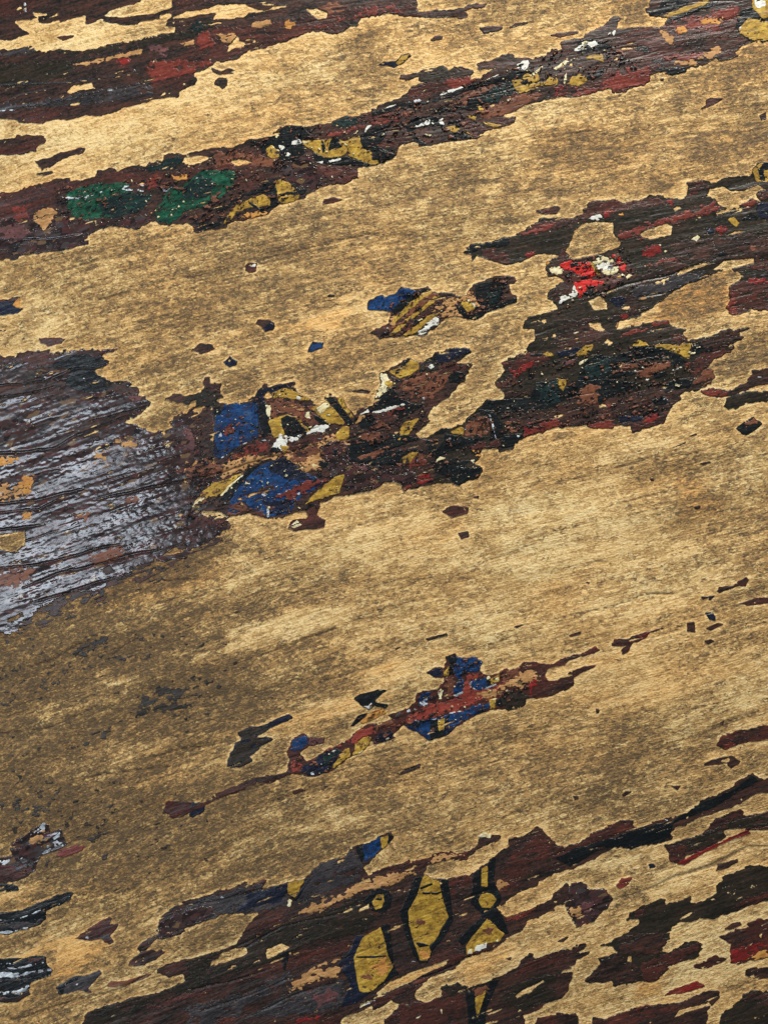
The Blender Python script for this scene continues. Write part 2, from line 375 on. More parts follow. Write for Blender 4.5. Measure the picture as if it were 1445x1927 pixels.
def put_attr(me, at):
    a = me.attributes.new('grain', 'FLOAT_VECTOR', 'POINT')
    g3 = np.stack([at[:, 0]/100, at[:, 1]/100, np.zeros(len(at))], 1).astype(np.float32)
    a.data.foreach_set('vector', g3.ravel())
    a = me.attributes.new('crack', 'FLOAT', 'POINT'); a.data.foreach_set('value', at[:, 2].astype(np.float32))

board = bpy.data.objects.new('wooden_board', None); S.collection.objects.link(board)
board['label'] = 'weathered wooden board with flaking dark red, blue, green and yellow painted decoration'
board['category'] = 'painted board'

LEVEL = np.zeros((NY, NX)); COVER = np.zeros((NY, NX), bool)
COUNT = {}
def make(name, mat, win, f, parent, label=None, first=0.00020, kind=None):
    r0, r1, c0, c1 = win; ins = f > 0
    if ins.sum() < 2: return None
    lv = LEVEL[r0:r1, c0:c1]
    l = lv[ins].max() + 1
    zoff = first + (l-1)*0.00003
    me = build_mesh(name, win, f, zoff, 0.0 if parent is board else zoff - 0.00005)
    if me is None: return None
    lv[ins] = l
    if parent is board: COVER[r0:r1, c0:c1] |= ins
    o = bpy.data.objects.new(name, me); S.collection.objects.link(o); o.parent = parent
    me.materials.append(MAT[mat])
    if label: o['label'] = label
    if kind: o['kind'] = kind
    return o

def patch(mat, outer, holes=(), motifs=(), name='paint_patch', label=None, rag=1.0, wear=0.0, edge=1.0):
    """a surviving film of paint; motifs: (material, outline[, name]) painted on it, cut to what survives"""
    P = poly(outer); r = sdf(P, 16)
    if r is None: return None
    win, f = r; r0, r1, c0, c1 = win
    size = min(1.0, 0.25 + max(f.max(), 0)/14.0)
    f = f + (E1[r0:r1, c0:c1]*1.2 + E3[r0:r1, c0:c1]*2.8 + MID[r0:r1, c0:c1]*1.2)*rag*size
    for hs in holes:
        Hh = poly(hs); hr = sdf(Hh, 12)
        if hr is None: continue
        (a, b, c, d), hf = hr
        a2, b2, c2, d2 = max(a, r0), min(b, r1), max(c, c0), min(d, c1)
        if a2 >= b2 or c2 >= d2: continue
        hf = hf[a2-a:b2-a, c2-c:d2-c] + E2[a2:b2, c2:d2]*0.8 + E3[a2:b2, c2:d2]*2.4
        sub = f[a2-r0:b2-r0, c2-c0:d2-c0]; np.minimum(sub, -hf, out=sub)
    # small losses inside the film
    w = WEAR[r0:r1, c0:c1]*0.6 + WEAR2[r0:r1, c0:c1]*0.4
    f = np.minimum(f, (0.62 - wear*0.4 - w)*30)
    f = np.minimum(f, (QH - E3[r0:r1, c0:c1] - 0.5*WEAR[r0:r1, c0:c1])*12)
    f = np.minimum(f, (QS - STREAK[r0:r1, c0:c1] - 0.35*WEAR[r0:r1, c0:c1])*12 + 3*np.clip(f/30, 0, 1))
    o = make(name, mat, win, f, board, label)
    if o is None: return None
    PF = np.full((NY, NX), -60.0); PF[r0:r1, c0:c1] = f
    for k, mo in enumerate(motifs):
        mm, ol = mo[0], mo[1]; nm = mo[2] if len(mo) > 2 else NAMES[mm]
        Q = poly(ol); mr = sdf(Q, 12)
        cx, cy = Q.mean(0)
        if mm == 'oxred' and mo[1][:2] in ('D7', 'D6'): mm = 'smear'
        if mm == 'red' and not (1030 < cx < 1190 and 470 < cy < 580): mm = 'dullred'
        if mat == 'patina' and mm in ('pink', 'grey') and mo[1][:2] in ('D1', 'D5'): continue
        if mr is None: continue
        mw, mf = mr; a, b, c, d = mw
        sz = min(1.0, 0.15 + max(mf.max(), 0)/9.0)
        soft = mm in ('maroon', 'oxred', 'olive', 'brown', 'tan', 'grey', 'pink', 'patina', 'dark', 'ochre', 'teal', 'dullred', 'smear')
        e1, e2, e3, wa, wb = E1[a:b, c:d], E2[a:b, c:d], E3[a:b, c:d], WEAR[a:b, c:d], WEAR2[a:b, c:d]
        if soft:
            mf = mf*0.8 + (e1*1.3 + e3*(15.0 if mat == 'patina' else 9.0))*sz
            mf = np.minimum(mf, (0.30 - wb*0.6 + wa*0.4 + e3*0.35)*25)
        elif mm in ('glint', 'white', 'cream'):
            mf = mf - 0.7 + (e2*1.0 + e3*4.6 + MID[a:b, c:d]*2.0)*sz
            if mm == 'white': mf = np.minimum(mf, (e3*0.9 + wb*0.4 + 0.28)*9)
            if mm == 'glint': mf = np.minimum(mf, (e3*1.0 + wb*0.5 + 0.12)*9)
        else:
            q_ = 0.35 if mo[1][:2] in ('E4', 'E5', 'E6') else (0.7 if mm in ('yellow', 'black') else 1.0)
            mf = mf + (e2*1.3 + e3*2.8 + MID[a:b, c:d]*2.2)*sz*q_ + (1.2 if q_ < 0.5 and mm in ('black', 'navy') else 0)
            mf = np.minimum(mf, (0.50 - wb*0.45 + wa*0.3 - e3*0.75)*18)
        mf = np.minimum(mf, PF[a:b, c:d] - 0.9)
        make(nm, mm, mw, mf, o)
    return o
NAMES = {'dark':'dark_streak','olive':'olive_band','maroon':'maroon_streak','oxred':'red_streak','red':'red_paint_area','smear':'red_streak','dullred':'red_streak','blue':'blue_paint_area',
 'navy':'navy_paint_area','black':'black_outline','teal':'teal_paint_area','green':'green_leaf','yellow':'yellow_motif','cream':'cream_chip',
 'white':'white_chip_or_glint','tan':'bare_wood_streak','brown':'brown_paint_area','ochre':'ochre_spot','pink':'pink_spot','patina':'crackled_area','grey':'grey_scuff_or_glint','glint':'painted_glint'}
# ------------------------------------------------------------------ cracks of the grain
for s_, w_ in [
 ('D1 0 380, 130 360, 360 335, 520 250, 700 180, 1000 62', 2.6), ('D1 0 755, 240 690, 480 632, 560 610', 2.6), ('D1 0 812, 250 752, 450 650', 1.6),
 ('D1 640 690, 1000 610, 1200 570, 1445 520', 1.8), ('D2 0 735, 270 680, 420 620, 560 580, 700 550, 900 480', 2.0), ('D1 0 925, 130 880, 300 850', 1.5),
 ('D5 0 300, 250 225, 420 190, 700 105, 820 85', 1.6), ('D5 140 385, 400 285, 700 215, 850 170, 1100 118', 2.6), ('D5 200 490, 430 425, 650 350, 800 310', 2.0),
 ('C1 0 850, 300 780, 480 700, 700 690', 1.8), ('C1 0 950, 250 850, 420 800', 1.5), ('C1 600 1060, 800 1010, 1020 950', 1.8),
 ('A2 640 700, 800 668, 930 645', 1.5), ('B2 480 1050, 750 985, 1050 900, 1300 860', 1.2), ('C1 640 235, 850 175, 950 160', 1.3),
 ('C1 1230 82, 1300 78, 1445 40, C2 290 12', 1.7), ('D4 390 290, 530 260, 660 208', 2.2), ('D4 660 240, 800 210, 990 180', 1.0),
 ('D8 700 490, 830 450', 1.2), ('D8 850 385, 1100 320, 1250 285', 1.0), ('D8 0 380, 400 290, 600 210, 860 200', 1.0), ('D6 700 272, 800 245, 880 225', 1.6),
 ('D5 1100 345, 1200 325, 1300 318, 1445 318, C2 0 2000', 0.1), ('E8 120 340, 420 230, 600 180, 820 80, 1050 2, E7 1300 885, 1445 845', 2.4),
 ('E7 850 1075, 1100 1000, 1300 885, 1445 842', 2.0), ('C4 1030 552, 1200 510, 1300 475, 1445 440', 1.8), ('D3 0 345, 100 348, 180 352', 1.8),
 ('E2 200 1040, 350 980, 500 930, 700 880, 850 830, 1000 750', 2.0), ('E2 0 1060, 150 1060, 300 1000', 1.6), ('E7 0 612, 120 565', 1.8),
 ('D8 1130 1080, 1250 1040, 1400 1000', 1.6), ('E7 1000 110, 1150 45, 1350 -20', 1.6), ('D3 1230 1010, 1330 960', 1.4), ('D5 0 760, 150 720, 280 690', 1.0),
 ('D5 200 930, 350 880, 520 770, 640 745', 2.0), ('D5 760 840, 850 770, 960 710', 1.4), ('D5 1070 480, 1150 480, 1220 410', 1.6), ('A4 100 915, 200 890, 280 882', 1.2),
 ('E6 20 900, 300 790, 540 690, 700 610', 1.4), ('D6 1230 880, 1330 860, 1400 830', 1.6), ('Z 300 870, 352 852, 390 838', 1.2), ('E3 0 560, 250 520, 420 470, 600 430', 1.4),
 ('E3 300 900, 650 700, 1100 600', 1.2), ('E4 0 860, 300 800, 600 700', 1.6), ('E4 100 1000, 400 900, 700 780', 1.6), ('E4 500 1000, 800 860, 1050 800', 1.4),
 ('A1 0 560, 400 560, 900 500', 1.4), ('A1 500 650, 800 590, 1000 560', 1.8), ('A1 0 760, 300 700, 560 650', 1.6), ('B1 0 700, 300 720, 560 690', 1.6),
 ('B4 300 910, 480 850, 760 790, 1000 700', 1.8), ('B4 560 940, 750 905', 1.4), ('A3 0 900, 400 790, 760 570', 1.4), ('Z 260 1430, 330 1412, 420 1398', 1.4),
 ('Z 150 1465, 240 1452, 330 1440', 1.4), ('Z 0 1395, 90 1372, 180 1330', 1.4), ('Z 700 1150, 780 1130, 860 1118', 1.2), ('Z 1150 950, 1230 930, 1330 915', 1.2)]:
    if '2000' in s_: continue
    crack(s_, w_)
crack('D5 1100 345, 1200 325, 1300 318, 1440 318, Z 415 1094', 1.8)
# long faint grain fissures strewn over the bare wood
for i in range(120):
    x = random.uniform(-20, W); y = random.uniform(-20, H); L = random.uniform(40, 170); sl = 0.20 + 0.2*y/H + random.uniform(-.05, .05)
    crack('Z %f %f, %f %f, %f %f' % (max(2, x), max(2, y), max(3, x + L*.5), max(2, y - L*.5*sl + random.uniform(-3, 3)), max(4, x + L), max(2, y - L*sl)), random.uniform(.5, 1.2), random.uniform(.35, .9))
HG = HGT - CR*0.00035
QH = np.percentile(E3 + 0.5*WEAR, 99.3)
QS = np.percentile(STREAK + 0.35*WEAR, 98.0)
PAT = np.clip((full(poly('Z 0 655, 200 655, 260 720, 290 770, 400 800, 410 950, 300 1040, 150 1110, 0 1190'))+6)/20, 0, 1)
HG += PAT*(np.abs(fbm(GU/16, GV/8, 57, 3))*0.00005 + np.abs(fbm(X/8, Y/6, 58, 2))*0.00002 + fbm(GU/170, GV/13, 59, 3)*0.00011)

# ------------------------------------------------------------------ the surviving films of paint
patch('dark', 'A1 0 0, A3 250 0, 310 45, 320 75, 450 65, 600 55, 720 20, 830 8, 740 45, 620 75, 655 95, 655 120, 600 122, 530 110, 450 110, 270 118, 200 100, 120 92, 0 115,'
 'A2 1300 115, 1200 120, 1165 170, 1110 180, 1020 230, 900 222, 800 235, 740 255, 640 290, 520 325, 430 350, 370 370, 350 405, 290 415, 200 425, 150 455, 60 495, 70 530, 60 570, 0 605,'
 'A1 1225 625, 1215 660, 1120 665, 1050 680, 960 695, 860 725, 770 765, 650 765, 570 775, 480 795, 370 800, 290 825, 180 820, 60 800, 40 790, 0 790, 0 330, 30 310, 130 300, 220 280, 235 330, 300 345, 400 320, 460 322, 500 335, 620 320, 760 290, 900 275, 960 265, 1080 235, 1180 215, 1185 188, 1120 180, 1120 155, 1160 125, 1160 95, 1095 100, 1090 128, 1010 135, 920 160, 860 165, 700 140, 600 155, 575 140, 580 92, 520 105, 430 125, 310 140, 240 140, 245 108, 200 110, 140 105, 60 115, 120 150, 185 208, 120 220, 60 240, 0 215',
 ['A1 215 65, 320 70, 300 88, 230 98', 'A1 705 105, 740 70, 830 40, 960 10, 1010 0, 1180 0, 1170 50, 1120 68, 1050 90, 900 105, 800 112',
  'A1 1170 120, 1265 75, A2 40 75, 130 60, 220 32, 350 28, 400 25, 450 55, 530 70, 600 45, 680 30, 690 45, 600 65, 500 85, 430 85, 400 110, 330 125, 250 128, 185 135, 190 112, 205 88, 90 100, 0 125',
  'A1 450 610, 500 570, 620 550, 640 590, 560 600, 460 625', 'A2 280 345, 290 305, 340 265, 350 245, 370 275, 405 290, 390 310, 330 325, 285 350', 'A2 820 60, 880 60, 960 80, 960 120, 900 130, 850 90'],
 [('maroon', 'A1 0 0, 400 0, 200 50, 50 75, 0 60'), ('maroon', 'A1 1180 10, 1240 0, 1445 0, 1445 30, 1200 45'),
  ('maroon', 'A2 100 320, 60 230, 200 190, 500 170, 800 120, 900 90, 1000 50, 1445 40, A3 250 10, 310 45, 320 110, 270 118, 0 115, A2 1200 110, 1000 150, 1165 165, 1000 230, 830 235, 700 260, 400 350, 300 410, 200 425, 150 455, 60 495, 0 600, A1 1225 625, 1000 560, 1000 420, 1200 400, 1300 300'),
  ('oxred', 'A1 985 480, 1020 420, 1150 430, 1250 400, 1445 420, 1300 500, 1150 540, 1040 550'), ('oxred', 'A1 1340 220, 1440 200, 1445 300, 1380 330, 1330 300'),
  ('oxred', 'A2 830 190, 1000 150, 1300 40, 1445 20, A3 150 20, 200 80, 0 110, A2 1100 130, 900 200'),
  ('pink', 'A1 960 280, 1060 290, 1140 320, 1130 385, 1050 350'), ('red', 'A1 800 400, 880 400, 860 450, 820 440'), ('pink', 'A1 265 420, 340 415, 340 450, 280 455'),
  ('maroon', 'A1 60 790, 400 690, 900 560, 1000 560, 800 620, 560 690, 330 800, 200 815'), ('tan', 'A1 490 430, 700 390, 960 335, 970 355, 800 385, 580 438'),
  ('grey', 'A1 0 720, 200 690, 430 640, 700 600, 1000 560, 1040 640, 800 680, 500 700, 200 720, 0 780'), ('grey', 'A1 0 320, 200 290, 220 340, 100 360, 0 380'),
  ('olive', 'A1 400 330, 760 295, 960 270, 1180 215, 1330 200, 1440 120, 1445 190, 1300 260, 900 320, 600 380, 440 400, 0 420, 0 600, 300 560, 500 480, 480 420, 600 390, 380 340'),
  ('glint', 'A1 720 600, 800 590, 800 605, 730 620'), ('glint', 'A1 0 735, 80 725, 90 738, 0 755'), ('glint', 'A1 150 700, 180 698, 175 712'), ('glint', 'A1 650 445, 740 500, 735 505, 660 455'),
  ('glint', 'A1 870 395, 940 500, 935 505, 865 405'), ('glint', 'A1 900 565, 1000 555, 1000 565, 910 575'), ('glint', 'A1 135 0, 170 62, 160 65, 130 10'),
  ('tan', 'A2 450 160, 570 140, 575 165, 500 185, 455 180'), ('ochre', 'A2 670 160, 700 140, 730 160, 710 190, 680 190'), ('brown', 'A2 900 50, 1020 15, 1090 70, 1080 90, 960 85'),
  ('tan', 'A2 200 230, 280 210, 350 240, 300 290, 240 270'), ('tan', 'A1 1210 290, 1320 265, 1310 310, 1230 310'), ('teal', 'A1 1290 160, 1350 130, 1385 170, 1360 210, 1300 205')],
 label='broad dark and maroon paint band along the top left, worn through to wood')

patch('dark', 'A1 0 980, 90 920, 100 895, 200 900, 290 910, 303 955, 250 975, 240 1010, 130 1035, 0 1045', motifs=[('maroon', 'A1 0 1000, 150 970, 240 960, 240 1005, 100 1040, 0 1045')])
patch('dark', 'B1 240 185, 300 160, 390 130, 500 100, 570 100, 565 130, 480 150, 380 190, 360 220, 280 245, 262 215, 262 200')
for s_ in ['A1 380 240, 430 225, 500 230, 490 245, 420 262', 'B1 232 265, 300 258, 350 250, 355 265, 290 282, 250 278', 'A2 175 462, 240 485, 290 465, 340 480, 330 500, 230 508, 185 490',
 'A2 200 540, 225 520, 278 525, 280 580, 250 602, 200 570', 'A3 390 265, 430 240, 485 238, 480 268, 400 278', 'A3 730 185, 830 170, 890 170, 890 195, 760 225', 'A3 915 180, 980 150, 1070 140, 1050 158, 940 188',
 'A4 705 530, 735 528, 735 550, 710 550', 'C2 45 568, 100 530, 180 540, 198 565, 150 590, 100 600', 'C2 950 210, 980 195, 1015 200, 1010 215', 'C2 1110 855, 1200 838, 1262 855, 1240 868, 1150 862',
 'D4 795 150, 880 112, 886 122, 800 152', 'D4 900 75, 950 55, 962 65, 910 80', 'D4 635 360, 650 360, 680 372, 650 382', 'D4 970 262, 1040 245, 1060 252, 1000 272', 'D8 1000 525, 1050 515, 1080 528, 1030 545', 'D8 275 990, 298 990, 296 1018, 280 1022',
 'D7 215 190, 300 165, 360 152, 375 165, 240 197', 'D7 820 105, 930 75, 840 114', 'D7 1190 165, 1280 135, 1272 155, 1210 175', 'D7 0 255, 80 230, 20 265', 'D7 70 1078, 185 1040, 182 1068, 100 1084', 'D6 540 1010, 600 990, 640 1000, 560 1034',
 'D6 1240 890, 1340 860, 1400 825, 1410 845, 1290 895', 'E7 785 465, 850 465, 830 500', 'E7 1100 40, 1140 20, 1142 45', 'Z 862 1003, 880 1000, 882 1010, 868 1014', 'D3 860 1068, 905 1055, 905 1075', 'E7 120 535, 155 540, 160 560, 130 570', 'D4 930 555, 980 545, 985 570, 950 575',
 'E1 690 400, 735 385, 720 430, 690 440', 'E8 10 520, 80 490, 40 525', 'E6 1260 520, 1330 490, 1300 525', 'D8 205 130, 235 125, 230 140', 'A4 1390 780, 1430 760, 1430 800, 1400 810', 'E6 890 640, 960 620, 940 650', 'C1 0 270, 0 271, 2 271']:
    patch('dark', s_, rag=0.7, name='paint_flake')
patch('navy', 'C2 255 655, 290 630, 300 612, 315 630, 355 645, 345 680, 305 693, 270 675', rag=0.6, name='paint_flake', label='small black flake left of the striped motif')
patch('dark', 'C2 470 395, 490 370, 560 370, 605 390, 600 430, 540 450, 510 410', motifs=[('navy', 'C2 530 420, 560 395, 605 395, 600 430, 540 450')], rag=0.6, name='paint_flake')
patch('navy', 'C2 822 590, 835 550, 860 515, 940 520, 930 560, 850 590', rag=0.6, name='paint_flake', motifs=[('blue', 'C2 850 540, 920 525, 920 560, 850 585')])
patch('maroon', 'B2 405 1085, 420 1065, 485 1065, C2 485 10, 475 40, 430 48, 405 30', rag=.6, name='paint_flake', motifs=[('white', 'B2 418 1085, 425 1070, 480 1068, C2 470 14, 440 6')])
patch('navy', 'A3 45 440, 90 415, 160 415, 200 370, 250 362, 278 380, 230 420, 150 455, 90 440', rag=.7, motifs=[('yellow', 'A3 165 430, 200 375, 255 368, 240 400, 190 445')], name='paint_flake', label='small black flake with a yellow core')
patch('navy', 'C1 0 225, 120 210, 70 245, 130 285, 110 310, 60 320, 0 345', motifs=[('maroon', 'C1 0 215, 120 210, 60 235, 0 232')])
patch('ochre', 'C1 65 260, 120 210, 128 280, 90 275', rag=.6, name='paint_flake')
patch('maroon', 'C1 0 395, 40 430, 0 455', rag=.6, name='paint_flake')
patch('maroon', 'C1 250 485, 400 485, 440 495, 410 520, 320 540, 270 515', rag=.7, name='paint_flake')
patch('maroon', 'B2 935 635, 1000 615, 1060 635, 1000 655, 935 665', rag=.5, name='paint_flake')
patch('dark', 'B3 755 350, 850 325, 900 312, 918 330, 890 375, 800 370', rag=.6, name='paint_flake', motifs=[('maroon', 'B3 770 350, 850 335, 840 365')])
patch('maroon', 'A3 1215 235, 1260 220, 1400 205, 1405 220, 1280 250', rag=.6, name='paint_flake')
patch('maroon', 'A4 980 740, 1020 715, 1020 680, 1050 665, 1145 668, 1060 720, 990 742', rag=.6, name='paint_flake')
patch('maroon', 'Z 833 962, 848 952, 882 955, 880 966, 850 973', rag=.6, name='paint_flake')
patch('black', 'C4 1220 958, 1290 905, 1340 885, 1400 930, 1330 990, 1270 1005', rag=.6, name='paint_flake', motifs=[('brown', 'C4 1280 930, 1350 890, 1360 920, 1290 960')])

